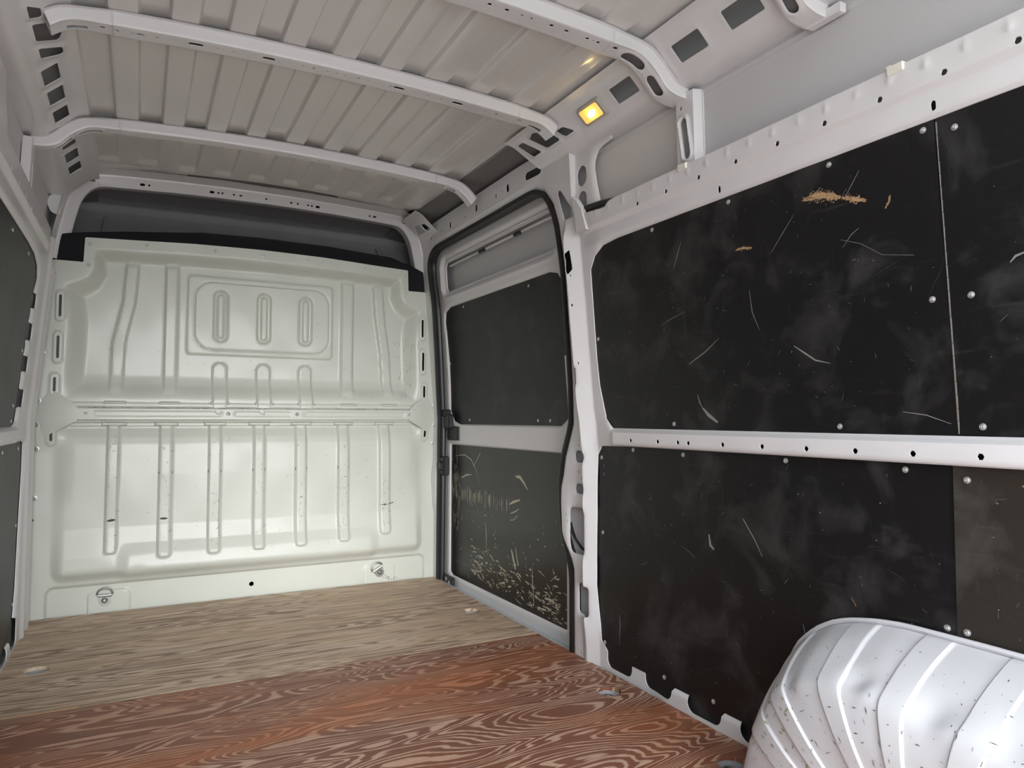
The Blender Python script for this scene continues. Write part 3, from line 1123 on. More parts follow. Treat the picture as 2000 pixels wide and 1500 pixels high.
def right_sdf(U, V):
    s = polyd(U, V, ROUT)
    op = np.minimum(polyd(U, V, UPR), polyd(U, V, LOR))
    op = np.minimum(op, scallops(U, V, SCAL))
    op = np.minimum(op, polyd(U, V, DOORHOLE))
    for a, b, c, d, r in PIL_R:
        op = np.minimum(op, rbox(U, V, a, b, c, d, r))
    op = np.minimum(op, polyd(U, V, TRI) - .004)
    op = np.minimum(op, polyd(U, V, DIA) - .003)
    op = np.minimum(op, caps(U, V, 2.357, 1.826, 2.44, 1.826, .016))
    for y in RH:
        op = np.minimum(op, hexh(U, V, y, .788, .0062))
    for y in TH:
        op = np.minimum(op, hexh(U, V, y, 1.532, .0062))
    for y in OV:
        op = np.minimum(op, caps(U, V, y, 1.478, y, 1.487, .0055))
    for y, z, r in PH + DH:
        op = np.minimum(op, rrect(U, V, y, z, r * .75, r, r * .4))
    return np.maximum(s, -op)


BUMPS = np.linspace(.45, 1.98, 21)


def right_h(u, v):
    d = np.zeros_like(u)
    back = sm(u, 1.99, 2.05)
    # upper rail: overhanging step, raised face, dimples
    d += -.013 * sm(v, 1.509, 1.527) * (1 - sm(u, 2.02, 2.12))
    for y in BUMPS:
        d -= .0022 * np.exp(-(((u - y) / .008) ** 2 + ((v - 1.563) / .009) ** 2))
    # waist rail with chamfered top
    mid = np.interp(v, [.766, .7675, .772, .812, .828], [.012, -.012, -.013, -.013, .012])
    inside = (v > .764) & (v < .83)
    d += np.where(inside, mid, 0) * (1 - sm(u, 1.965, 2.0))
    # pillar ridge and its rear-facing flank
    ridge = np.interp(v, [0, .3, .6, .75, .9, 1.3, 1.45, 1.6], [2.135, 2.135, 2.135, 2.14, 2.165, 2.17, 2.175, 2.18])
    fl = np.clip((ridge - u) / .058, 0, 1.0)
    amp = .008 + .016 * sm(v, .02, .2)
    rail = np.maximum(sm(v, 1.42, 1.47), sm(v, .74, .77) * (1 - sm(v, .83, .88)))
    on = (1 - rail * (1 - sm(u, 1.98, 2.12))) * sm(u, 1.7, 1.8) * (1 - sm(v, 1.50, 1.60))
    d += (-amp * np.where(u > ridge, np.exp(-(((u - ridge) / .022) ** 2)), 1 - fl) + .0105 * fl) * on
    # rolled lips round the panel openings
    for pl in (UPR, LOR):
        dd = polyd(u, v, pl)
        d += .010 * np.exp(-np.maximum(dd, 0) / .005) * (1 - sm(u, 1.96, 2.05))
    # pressed edges of the pillar cut-outs
    for a, b, c, e, r in PIL_R:
        d += .004 * np.exp(-np.maximum(rbox(u, v, a, b, c, e, r), 0) / .006)
    # widened latch box on the pillar
    d -= .012 * sm(u, 2.20, 2.27) * sm(v, .33, .42) * (1 - sm(v, .52, .66))
    # rail over the door stands proud
    d += -.010 * sm(v, 1.775, 1.79) * sm(u, 2.3, 2.5) * (1 - sm(u, 3.4, 3.6))
    # flange towards the door seal
    dd = polyd(u, v, DOORHOLE)
    d += .012 * np.exp(-np.maximum(dd, 0) / .006)
    d += .0006 * np.sin(u * 31) * np.sin(v * 27)
    return np.where(u < 2.12, np.minimum(d, .0105), d)


small_y = [c for c, z, r in PH + DH] + OV
ru = lines(-.07, 3.66, .010, around(RH + TH, .0062) + around(small_y, .006) + list(np.arange(1.96, 2.34, .005)) + [y + k for y in BUMPS for k in (-.012, -.006, 0, .006, .012)]
           + [e + k for ab in SCAL for e in ab for k in (-.012, -.006, 0, .006, .012)])
rv = lines(-.03, 1.884, .008, around([.788, 1.532], .0062) + around([z for y, z, r in PH + DH], .005) + [.766, .7675, .770, .772, .812, .820, .828, 1.466, 1.470, 1.476, 1.482, 1.488, 1.509, 1.513, 1.518, 1.523, 1.527, 1.554, 1.563, 1.572])
wall_r = sheet('wall_right', ru, rv, wallmap(1), white, None, right_sdf, right_h, t=.003)
tag(wall_r, kind='structure')

# what lies behind the frame: outer body skin
sheet('outer_skin', lines(-.07, 2.36, .10), lines(-.03, 1.60, .05), lambda u, v, d: (W(v) + .066 + d, u, v), outer, wall_r, t=.0)
sheet('outer_skin', lines(2.30, 4.3, .10), lines(-.10, 2.0, .05), lambda u, v, d: (W(v) + .135 + d, u, v), primer_shade, wall_r, t=.0)  # skin coloured dark to put shade behind the over-door rail holes
sheet('pillar_inner', lines(2.09, 2.30, .02), lines(.12, 1.10, .02), lambda u, v, d: (W(v) + .024 + .012 * np.sin((u - 2.09) / .21 * 3.14) + d, u, v), white, wall_r, t=.0)


sheet('rail_shade_strip', lines(-.07, 1.98, .1), lines(1.512, 1.556, .01), lambda u, v, d: (W(v) + .006 + d, u, v), primer_shade, wall_r, t=0)  # dark strip added behind the upper rail holes to blacken them
sheet('rail_shade_strip', lines(2.5, 3.6, .1), lines(1.795, 1.855, .01), lambda u, v, d: (W(v) + .008 + d, u, v), primer_shade, wall_r, t=0)  # likewise an added dark strip, for the holes over the door
# upper skin panel with a bead below the cant panel
def skin_h(u, v):
    return -.004 * np.exp(-((v - 1.803) / .006) ** 2) - .002 * np.exp(-((v - 1.786) / .004) ** 2)


sheet('upper_skin', lines(-.07, 2.36, .05), lines(1.54, 1.83, .004), lambda u, v, d: (.900 - .04 * (v - 1.6) + d, u, v), outer, wall_r, None, skin_h, t=0)

# flange of the pillar head with two oval openings
FLP = [(2.175, 1.55), (1.992, 1.55), (2.006, 1.616), (2.024, 1.679), (2.036, 1.738), (2.033, 1.766), (2.014, 1.793), (1.985, 1.803), (1.93, 1.808), (1.93, 1.83), (2.175, 1.86)]


def fl_sdf(U, V):
    s = polyd(U, V, FLP)
    for z0, z1 in ((1.722, 1.737), (1.605, 1.645)):
        s = np.maximum(s, -caps(U, V, 2.100, z0, 2.102, z1, .030))
    return s


def fl_h(u, v):
    e = -polyd(u, v, FLP[1:9])
    dd = polyd(u, v, FLP)
    return .010 * np.exp(dd / .010) * (u < 2.08)


sheet('pillar_head_flange', lines(1.92, 2.18, .006), lines(1.545, 1.865, .006), lambda u, v, d: (.868 - .02 * (v - 1.6) + d, u, v), white, wall_r, fl_sdf, fl_h, t=.004)
# return between flange and pillar face
MB().prism([(2.140, 1.655), (2.150, 1.655), (2.150, 1.862), (2.140, 1.848)], lambda a, c: (W(c) - .001, a, c), lambda a, c: (.872, a + .006, c)).build('pillar_return', white, wall_r)


# upright bracket under the second bow
def br_sdf(U, V):
    s = rbox(U, V, 1.507, 1.605, 1.54, 1.806, .004)
    s = np.maximum(s, -caps(U, V, 1.549, 1.625, 1.562, 1.722, .0125))
    s = np.maximum(s, -circ(U, V, 1.572, 1.768, .006))
    return s


def br_h(u, v):
    d = -.007 * np.exp(-((caps(u, v, 1.549, 1.625, 1.562, 1.722, .0125) - .006) / .005) ** 2)
    d += .026 * sm(u, 1.524, 1.510) if False else .026 * (1 - sm(u, 1.510, 1.520))
    d += .020 * sm(u, 1.592, 1.602)
    return d


sheet('upright_bracket', lines(1.505, 1.607, .003), lines(1.54, 1.806, .004), lambda u, v, d: (.868 - .03 * (v - 1.6) + d, u, v), white, wall_r, br_sdf, br_h, t=.004)
sheet('upright_bracket', lines(1.034, 1.132, .003), lines(1.54, 1.806, .004), lambda u, v, d: (.868 - .03 * (v - 1.6) + d, u, v), white, wall_r,
      lambda U, V: np.maximum(rbox(U, V, 1.036, 1.130, 1.785, 1.9, .004), -circ(U, V, 3, 3, .001)), None, t=.02)

# rail end cap at the pillar
MB().prism([(2.118, 1.655), (2.090, 1.634), (2.062, 1.596), (2.04, 1.52), (2.10, 1.52)], lambda a, c: (W(c) - .015, a, c), lambda a, c: (W(c) + .004, a, c)).build('rail_end_cap', white, wall_r)
# sill step plate under the sliding door
sheet('door_sill', lines(2.24, 3.60, .05), lines(.911, 1.02, .01), lambda u, v, d: (v, u, -.004 - .012 * sm(v, .93, .94) - d), sillm, wall_r, t=.02)
hs = MB().tube([(.868, 2.12, 1.604), (.862, 2.05, 1.600), (.862, 1.97, 1.594), (.866, 1.88, 1.582), (.872, 1.80, 1.56)], .012, 12)
ho = hs.build('drain_hose', rubber)
tag(ho, 'black corrugated hose end tucked behind the upper rail at the door pillar', 'hose')

# ------------------------------------------------------------------ left side wall
UPL = [(-.2, 1.461), (2.9, 1.459), (3.06, 1.452), (3.165, 1.428), (3.205, 1.385), (3.18, 1.34), (3.150, 1.20), (3.135, 1.0), (3.135, .89), (3.115, .845), (3.06, .828), (-.2, .826)]
LOL = [(-.2, .768), (3.29, .768), (3.335, .758), (3.335, .65), (3.30, .45), (3.268, .22), (3.225, .09), (3.18, .05), (-.2, .05)]
LOUT = [(-.07, -.03), (3.62, -.03), (3.60, .9), (3.58, 1.3), (3.52, 1.46), (3.40, 1.583), (-.07, 1.583)]
SCL = [(3.13 - .205 * k, 3.268 - .205 * k) for k in range(0, 16)]
LN = [(1.268, 1.325), (1.145, 1.21), (1.028, 1.086), (.897, .962)]
LPH = [(3.235, 1.345, .006), (3.235, 1.252, .005), (3.235, 1.242, .004), (3.24, 1.01, .005), (3.24, 1.0, .004), (3.40, .70, .006), (3.38, .73, .004), (3.4, .35, .004), (3.41, .16, .005)]


def left_sdf(U, V):
    s = polyd(U, V, LOUT)
    op = np.minimum(polyd(U, V, UPL), polyd(U, V, LOL))
    op = np.minimum(op, scallops(U, V, SCL))
    for a, b in LN:
        op = np.minimum(op, rbox(U, V, 3.08, 3.215, a, b, .016))
    for y in RH + [2.00, 2.14, 2.28, 2.41, 2.55, 2.68, 2.82, 2.96, 3.1]:
        op = np.minimum(op, hexh(U, V, y, .788, .0062))
    for y in TH + [1.89 + .137 * k for k in range(10)]:
        op = np.minimum(op, hexh(U, V, y, 1.532, .0062))
    for y, z, r in LPH:
        op = np.minimum(op, rrect(U, V, y, z, r * .8, r, r * .4))
    return np.maximum(s, -op)


def left_h(u, v):
    d = np.zeros_like(u)
    d += -.013 * sm(v, 1.509, 1.527) * (1 - sm(u, 3.2, 3.35))
    mid = np.interp(v, [.766, .7675, .772, .812, .828], [.012, -.012, -.013, -.013, .012])
    d += np.where((v > .764) & (v < .83), mid, 0) * (1 - sm(u, 3.05, 3.12))
    # raised ridge and the outer lip by the bulkhead
    d += -.012 * np.exp(-((u - 3.375) / .02) ** 2) - .010 * np.exp(-((u - 3.52) / .035) ** 2) + .008 * np.exp(-((u - 3.435) / .012) ** 2)
    for pl in (UPL, LOL):
        d += .008 * np.exp(-np.maximum(polyd(u, v, pl), 0) / .006)
    for a, b in LN:
        d += .004 * np.exp(-np.maximum(rbox(u, v, 3.08, 3.215, a, b, .016), 0) / .006)
    return d


lu = lines(-.07, 2.2, .05, [y + k for y in RH + TH for k in (-.006, 0, .006)])
lu = np.concatenate([lu, lines(2.2, 3.62, .008, around([y for y, z, r in LPH], .005) + around([1.89 + .137 * k for k in range(3, 10)], .0062))[1:]])
wall_l = sheet('wall_left', lu, lines(-.03, 1.584, .009, around([.788, 1.532], .0062) + around([z for y, z, r in LPH], .005) + [.766, .7675, .772, .812, .828, 1.509, 1.515, 1.521, 1.527]),
               wallmap(-1), white, None, left_sdf, left_h, t=.003)
tag(wall_l, kind='structure')
sheet('outer_skin', lines(-.07, 3.62, .10), lines(-.03, 1.60, .05), lambda u, v, d: (-(W(v) + .066 + d), u, v), outer, wall_l, t=.0)
sheet('outer_skin', lines(3.5, 4.3, .10), lines(-.10, 2.0, .05), lambda u, v, d: (-(W(v) + .135 + d), u, v), outer, wall_l, t=.0)
sheet('upper_skin', lines(-.07, 3.75, .05), lines(1.54, 1.83, .004), lambda u, v, d: (-(.900 - .04 * (v - 1.6) + d), u, v), outer, wall_l, None,
      lambda u, v: skin_h(u, v) - .006 * np.exp(-((u - 3.18 - (v - 1.6) * .3) / .03) ** 2), t=0)
for y0 in (1.556, 2.872, 1.083):
    sheet('upright_bracket', lines(y0 - .05, y0 + .05, .004), lines(1.54, 1.806, .006), lambda u, v, d: (-(.868 - .03 * (v - 1.6) + d), u, v), white, wall_l,
          lambda U, V, y0=y0: np.maximum(rbox(U, V, y0 - .048, y0 + .048, 1.5, 1.806, .004), -caps(U, V, y0, 1.62, y0, 1.72, .0125)),
          lambda u, v, y0=y0: .024 * sm(np.abs(u - y0), .036, .046), t=.004)
# pillar head plate above the left rail at the second bow
HP = [(2.02, 1.56), (2.42, 1.56), (2.36, 1.70), (2.30, 1.815), (2.06, 1.815), (2.0, 1.72)]
sheet('pillar_head_plate', lines(1.99, 2.43, .008), lines(1.55, 1.82, .008), lambda u, v, d: (-(.862 - .02 * (v - 1.6) + d), u, v), white, wall_l,
      lambda U, V: np.maximum(polyd(U, V, HP), -caps(U, V, 2.11, 1.62, 2.11, 1.72, .028)), lambda u, v: .02 * np.exp(polyd(u, v, HP) / .012), t=.004)
# triangular gusset where the header leg meets the left wall
MB().prism([(-.836, 1.850), (-.894, 1.806), (-.899, 1.79), (-.882, 1.748), (-.868, 1.738), (-.846, 1.735)], lambda a, c: (a, 3.585, c), lambda a, c: (a, 3.60, c)).build('gusset', white, wall_l)


# ------------------------------------------------------------------ scratch ribbons
def ribbon(mb, mapf, pts, w, taper=True, jag=.0):
    pts = np.asarray(pts, float)
    n = len(pts)
    Lp, Rp = [], []
    for i in range(n):
        a, b = pts[max(0, i - 1)], pts[min(n - 1, i + 1)]
        t = b - a
        t /= np.linalg.norm(t) + 1e-9
        nn = np.array((-t[1], t[0]))
        k = 1.
        if taper:
            k = .25 + .75 * math.sin(math.pi * (i + .3) / (n - .4))
        ww = w * k * (1 + jag * (random.random() - .5) * 2)
        Lp.append(pts[i] + nn * ww * .5)
        Rp.append(pts[i] - nn * ww * .5)
    V = [mapf(*p) for p in Lp] + [mapf(*p) for p in Rp]
    mb.add(V, [(i, i + 1, n + i + 1, n + i) for i in range(n - 1)])


def wander(p, ang, ln, n=5, curve=.25):
    pts = [np.array(p, float)]
    for i in range(n - 1):
        ang += (random.random() - .5) * curve
        pts.append(pts[-1] + ln / (n - 1) * np.array((math.cos(ang), math.sin(ang))))
    return pts


def blob(mb, mapf, c, r, asp, ang, n=9):
    pts = []
    for k in range(n):
        a = 2 * math.pi * k / n
        rr = r * (.6 + .6 * random.random())
        x, y = rr * math.cos(a), rr * asp * math.sin(a)
        pts.append((c[0] + x * math.cos(ang) - y * math.sin(ang), c[1] + x * math.sin(ang) + y * math.cos(ang)))
    mb.add([mapf(*p) for p in pts], [tuple(range(n))])


def wallpt(side, off):
    return lambda y, z: (side * (float(W(z)) + off), y, z)


# ------------------------------------------------------------------ plywood lining panels
PT = .009


def ply(name, side, poly, off, m, label, screws, r=.0, step=.06):
    ys = [p[0] for p in poly]
    zs = [p[1] for p in poly]
    yb, zb = (min(ys) + max(ys)) / 2, min(zs)
    t = empty(name, (side * float(W(zb) + off), yb, zb))
    tag(t, label, 'plywood panel', 'black plywood lining panels')
    sheet('sheet', lines(min(ys) - .002, max(ys) + .002, step, [y + k for y in ys for k in (-.001, .001)]),
          lines(min(zs) - .002, max(zs) + .002, step, [z + k for z in zs for k in (-.001, .001)]), wallmap(side, off), m, t,
          lambda U, V: polyd(U, V, poly) - r, t=PT)
    for y, z in screws:
        x = side * (float(W(z)) + off)
        put(screw_me, 'screw', (x - side * .0003, y, z), (-side, 0, .06), t)
    return t


PO = .013
p_ur = ply('lining_panel', 1, [(.8395, .80), (2.10, .80), (2.10, 1.50), (.8395, 1.50)], PO, phen,
           'scratched black plywood panel above the waist rail, between door pillar and vertical joint',
           [(1.722, 1.445), (2.052, 1.138), (1.684, .843), (.862, 1.446), (1.084, 1.446), (.869, 1.103), (1.106, .842), (1.40, 1.445)])
p_ur2 = ply('lining_panel', 1, [(-.05, .80), (.8365, .80), (.8365, 1.50), (-.05, 1.50)], PO, phen,
            'black plywood panel above the waist rail, behind the vertical joint at the right edge',
            [(.793, 1.101), (.80, 1.43), (.6, .845), (.79, .845), (.3, 1.1)])
p_lr = ply('lining_panel', 1, [(.8485, .0), (2.115, .0), (2.115, .79), (.8485, .79)], PO, phen,
           'large black plywood panel below the waist rail, between door pillar and wheel arch',
           [(2.067, .722), (1.888, .756), (1.645, .751), (1.264, .754), (2.062, .461), (2.052, .085), (.949, .752), (.869, .441), (1.74, .066), (1.53, .066)])
p_lr2 = ply('lining_panel', 1, [(-.05, .0), (.8475, .0), (.8475, .79), (-.05, .79)], PO - .004, phen2,
            'brownish worn plywood panel above the wheel arch at the right edge', [(.828, .443), (.5, .75), (.82, .74)])
p_ul = ply('lining_panel', -1, [(-.05, .80), (3.128, .80), (3.128, .90), (3.138, 1.15), (3.172, 1.34), (3.22, 1.40), (3.22, 1.50), (-.05, 1.50)], PO, phen,
           'black plywood panel on the left wall above the waist rail', [(2.95, 1.43), (2.6, 1.43), (3.06, .845), (2.8, .845), (3.10, 1.1), (3.06, .90)])
p_ll = ply('lining_panel', -1, [(-.05, .0), (3.345, .0), (3.345, .79), (-.05, .79)], PO, phen,
           'black plywood panel on the left wall below the waist rail', [(3.25, .74), (2.9, .74), (3.24, .16), (3.26, .45)])


def scratch_part(name, parent, m):
    return lambda mb: mb.build(name, m, parent)


def add_scratches(panel, side, off, box, n, seed, hero_p=(), hero_t=(), nf=None, mats=(pale, faint, tan)):
    random.seed(seed)
    y0, y1, z0, z1 = box
    pt = wallpt(side, off - .0006)
    a, f, w = MB(), MB(), MB()
    for pts, wd in hero_p:
        ribbon(a, pt, pts, wd, True, .5)
    for pts, wd in hero_t:
        pts = np.asarray(pts, float)
        ln_ = np.hypot(*np.diff(pts, axis=0).T).sum()
        ribbon(w, pt, pts, wd * .55, True, .3)
        for k in range(int(30 + ln_ * wd * 130000)):
            q = random.random() * (len(pts) - 1)
            i = int(q)
            c = pts[i] + (pts[i + 1] - pts[i]) * (q - i)
            e = math.sin(math.pi * (q + .25) / (len(pts) - .5))
            blob(w, pt, (c[0] + random.gauss(0, wd * .12), c[1] + random.gauss(0, wd * .26 * e)), random.uniform(.0006, .0022), random.uniform(.4, 1), random.random() * 3, 6)
    for k in range(n):
        p = (random.uniform(y0, y1), random.uniform(z0, z1))
        ribbon(a, pt, wander(p, random.choice((2.2, 2.5, .5, 1.6, 1.8, 3.0)) + random.gauss(0, .25), random.choice((.006, .008, .012, .02)), 4, .3), random.uniform(.0004, .0010))
    for k in range(nf or n // 2):
        p = (random.uniform(y0, y1), random.uniform(z0, z1))
        ribbon(f, pt, wander(p, random.choice((2.3, .6, 1.5, 1.7, 3.1)) + random.gauss(0, .4), random.uniform(.03, .12), 7, .3), random.uniform(.0006, .0016))
    for k in range(n):
        p = (random.uniform(y0, y1), random.uniform(z0, z1))
        blob(a, pt, p, random.choice((.0008, .0012, .002)), random.uniform(.4, 1), random.random() * 3)
    for mb, m in ((a, mats[0]), (f, mats[1]), (w, mats[2])):
        if mb.F:
            o = mb.build('scratches', m, panel)
            o['kind'] = 'stuff'


add_scratches(p_ur, 1, PO, (.86, 2.04, .86, 1.43), 60, 11,
              hero_p=[([(1.596, 1.381), (1.607, 1.362), (1.618, 1.343), (1.638, 1.308)], .0022), ([(1.574, .93), (1.566, .905), (1.556, .888)], .004),
                      ([(1.556, .89), (1.535, .87), (1.50, .849)], .010), ([(1.72, 1.145), (1.65, 1.165), (1.60, 1.175)], .0018), ([(1.60, 1.02), (1.53, 1.05), (1.47, 1.085)], .0026),
                      ([(1.35, 1.20), (1.345, 1.14), (1.325, 1.09)], .0015), ([(1.07, 1.27), (1.02, 1.25), (.97, 1.215), (.90, 1.20)], .0014), ([(1.065, 1.25), (1.04, 1.275), (1.02, 1.285)], .002),
                      ([(1.19, 1.36), (1.23, 1.32), (1.27, 1.28)], .0016), ([(1.01, 1.41), (1.03, 1.385), (1.05, 1.36)], .0016), ([(1.22, 1.04), (1.19, 1.02), (1.16, 1.0), (1.12, .99)], .004),
                      ([(.95, .875), (.90, .868), (.85, .85)], .0014)],
              hero_t=[([(1.158, 1.385), (1.135, 1.385), (1.11, 1.383), (1.085, 1.374), (1.06, 1.364)], .030), ([(1.055, 1.362), (1.03, 1.352), (1.00, 1.341)], .018),
                      ([(.942, 1.337), (.945, 1.325), (.955, 1.312)], .006), ([(1.385, 1.312), (1.36, 1.312), (1.33, 1.306)], .011)])
add_scratches(p_ur2, 1, PO, (.1, .82, .86, 1.43), 25, 12, hero_p=[([(.72, 1.15), (.71, 1.16), (.69, 1.165)], .004)])
add_scratches(p_lr, 1, PO, (.88, 2.05, .06, .74), 60, 13,
              hero_p=[([(1.97, .10), (1.965, .17), (1.967, .20)], .003), ([(1.41, .59), (1.37, .54), (1.345, .50)], .004), ([(1.66, .48), (1.63, .47), (1.60, .455)], .0015),
                      ([(1.80, .62), (1.795, .605), (1.808, .60)], .002), ([(2.055, .70), (2.052, .69)], .004), ([(2.058, .67), (2.05, .66)], .004), ([(1.845, .41), (1.82, .40), (1.86, .385)], .0015),
                      ([(1.22, .36), (1.205, .30), (1.21, .29)], .002), ([(1.54, .53), (1.535, .50), (1.52, .49)], .007)],
              hero_t=[([(1.085, .452), (1.08, .446), (1.074, .436)], .005)])
add_scratches(p_lr2, 1, PO - .004, (.2, .82, .45, .74), 30, 14, hero_t=[([(.72, .735), (.705, .732)], .006)])
add_scratches(p_ul, -1, PO, (2.6, 3.08, .86, 1.43), 14, 15)
add_scratches(p_ll, -1, PO, (2.6, 3.22, .1, .72), 14, 16)
# pale cut edge showing in the vertical joint
eb = MB()
for k in range(24):
    z0 = .83 + k * .026
    eb.add([(W(z0) + PO - .0007, .8362, z0), (W(z0 + .025) + PO - .0007, .8362, z0 + .025), (W(z0 + .025) + PO - .0007, .8338 - .0008 * random.random(), z0 + .025), (W(z0) + PO - .0007, .8342 - .0008 * random.random(), z0)], [(0, 1, 2, 3)])
eb.build('chipped_edge', pale, p_ur2)
MB().prism([(.8368, .81), (.8388, .81), (.8388, 1.48), (.8368, 1.48)], lambda a, c: (W(c) + PO + .004, a, c), lambda a, c: (W(c) + PO + .006, a, c)).build('ply_core', plyedge, p_ur2)

# ------------------------------------------------------------------ sliding door
DO = .050
DUP = [(3.517, 1.317), (3.525, 1.37), (3.508, 1.425), (3.44, 1.445), (2.42, 1.445), (2.36, 1.43), (2.325, 1.385), (2.312, 1.2), (2.325, .90), (2.355, .86), (2.41, .829), (3.42, .827), (3.495, .845),
       (3.535, .895), (3.520, 1.0), (3.508, 1.151)]
DLO = [(3.535, .712), (3.528, .718), (2.395, .720), (2.372, .708), (2.366, .045), (2.376, .036), (3.50, .030), (3.536, .044)]


def door_sdf(U, V):
    s = rbox(U, V, 2.20, 3.62, -.02, 1.785, .12)
    op = rbox(U, V, 2.372, 3.490, 1.530, 1.682, .03)
    op = np.minimum(op, polyd(U, V, DUP))
    op = np.minimum(op, polyd(U, V, DLO))
    return np.maximum(s, -op)


def door_h(u, v):
    d = np.zeros_like(u)
    for pl in (DUP, DLO):
        d += .010 * np.exp(-np.maximum(polyd(u, v, pl), 0) / .004)
    rc = rbox(u, v, 2.345, 3.52, 1.505, 1.712, .05)
    d += .016 * (1 - sm(rc, -.016, .0))
    d -= .004 * np.exp(-((rc - .01) / .006) ** 2)
    d += .010 * sm(-v, -.02, .02) * 0
    d += .012 * (1 - sm(np.abs(u - 3.535), .0, .03)) * sm(v, .70, .75) * 0
    return d


door = sheet('door_1', lines(2.19, 3.63, .010), lines(-.02, 1.79, .008, [1.69, 1.70, 1.71, 1.505, 1.51, 1.515]), wallmap(1, DO), white, None, door_sdf, door_h, t=.006)
tag(door, kind='structure')
sheet('outer_skin', lines(2.2, 3.62, .05), lines(-.10, 1.80, .05), lambda u, v, d: (W(v) + DO + .058 + d, u, v), outer, door, t=0)
# ribs along the top of the recess
for z, x in ((1.692, .012), (1.668, .030)):
    MB().tube([(W(z) + DO + x, 2.40, z), (W(z) + DO + x, 3.46, z)], .006, 8).build('bead', white, door)
for y in (3.02, 2.66):
    MB().box((W(1.67) + DO + .016, y, 1.655), (W(1.67) + DO + .03, y + .06, 1.672), .003).build('clip', plastic, door)
p_du = ply('lining_panel', 1, [(2.27, .80), (3.56, .80), (3.56, 1.47), (2.27, 1.47)], DO + .010, phen,
           'black plywood panel in the upper half of the sliding door', [(3.28, 1.425), (2.60, 1.42), (3.50, 1.15), (3.30, .85), (2.50, .85), (2.60, .85), (2.345, .95)])
p_dl = ply('lining_panel', 1, [(2.35, .02), (3.55, .02), (3.55, .735), (2.35, .735)], DO + .010, phen3,
           'heavily scuffed black plywood panel in the lower half of the sliding door', [])
add_scratches(p_du, 1, DO + .010, (2.36, 3.48, .85, 1.42), 26, 21)
# flaked lower panel
random.seed(5)
pt = wallpt(1, DO + .0092)
fl = MB()
hb = MB()
for y in (3.505, 3.36, 3.20, 3.02, 2.82, 2.62, 2.42):
    blob(hb, pt, (y, .692), .009, .8, .3, 10)
for y, z in ((3.22, .33), (2.85, .30)):
    blob(hb, pt, (y, z), .008, .8, .3, 10)
hb.build('rivet_holes', rubber, p_dl)['kind'] = 'stuff'
for k in range(330):
    v = random.random()
    if v < .62:
        z = abs(random.gauss(0, .07)) + .045
        y = random.uniform(2.38, 3.30)
        z += max(0, (y - 2.4)) * .05
        L_ = random.choice((.012, .02, .035, .06))
        ribbon(fl, pt, wander((y, z), random.gauss(3.14 + .05, .18), L_, 5, .5), random.uniform(.002, .009), True, .9)
    elif v < .86:
        y, z = random.uniform(2.4, 3.5), random.uniform(.06, .45)
        ribbon(fl, pt, wander((y, z), random.choice((1.57, 3.1, 2.2)) + random.gauss(0, .3), random.uniform(.006, .03), 4, .6), random.uniform(.0012, .004), True, .8)
    else:
        y = random.gauss(3.47, .03)
        z = random.uniform(.18, .66)
        ribbon(fl, pt, wander((y, z), 1.57 + random.gauss(0, .15), random.uniform(.02, .09), 5, .3), random.uniform(.001, .004), True, .8)
for k in range(46):
    y = 3.40 - .55 * k / 46 + random.gauss(0, .006)
    zc = .470 - .0 * k
    ribbon(fl, pt, [(y, zc + random.uniform(.01, .045)), (y + .001, zc), (y, zc - random.uniform(.015, .05))], random.uniform(.0015, .006) * (1.2 if k < 30 else .7), True, .6)
for pts, w in (([(3.48, .66), (3.36, .67), (3.28, .65), (3.22, .60), (3.18, .54)], .004), ([(3.25, .62), (3.19, .67), (3.17, .69)], .005),
               ([(2.80, .60), (2.76, .60), (2.72, .575), (2.69, .55)], .012), ([(2.86, .47), (2.82, .485), (2.76, .50)], .009), ([(2.85, .43), (2.80, .445), (2.77, .46)], .006),
               ([(2.85, .40), (2.82, .405), (2.78, .43)], .006), ([(2.84, .27), (2.82, .23), (2.80, .19)], .016), ([(2.80, .285), (2.79, .25), (2.775, .21)], .012),
               ([(2.65, .23), (2.645, .16), (2.635, .08)], .006), ([(2.62, .13), (2.55, .12), (2.50, .125), (2.42, .115)], .010), ([(3.11, .36), (3.10, .30), (3.10, .23)], .008),
               ([(3.40, .55), (3.33, .57), (3.27, .575)], .006)):
    ribbon(fl, pt, pts, w, True, .5)
fl.build('flaked_film', flake, p_dl)['kind'] = 'stuff'

# black hardware on the leading edge of the door
xl = W(.8) + .012
lt = MB().box((xl, 3.50, .865), (xl + .03, 3.60, .905), .006).box((xl + .004, 3.475, .805), (xl + .034, 3.545, .880), .006)
lt.build('catch', plastic, door)
MB().box((W(.78) + DO - .012, 3.41, .742), (W(.78) + DO + .01, 3.545, .815), .004).build('catch_plate', plastic, door)
x2 = W(.6) + .006
MB().box((x2, 3.505, .555), (x2 + .03, 3.600, .655), .005).box((x2 - .012, 3.525, .585), (x2 + .01, 3.59, .622), .004).box((x2 - .006, 3.52, .562), (x2 + .02, 3.59, .58), .003).box((x2 - .006, 3.52, .628), (x2 + .02, 3.59, .648), .003).build('latch', plastic, door)
br = MB().box((W(0) + .018, 3.43, -.014), (W(0) + .04, 3.54, .030), .004)
bb = br.build('roller_bracket', plastic, door)
for y, z in ((3.50, .014), (3.46, .0)):
    put(bolt_me, 'bolt', (W(0) + .018, y, z), (-1, 0, 0), bb)

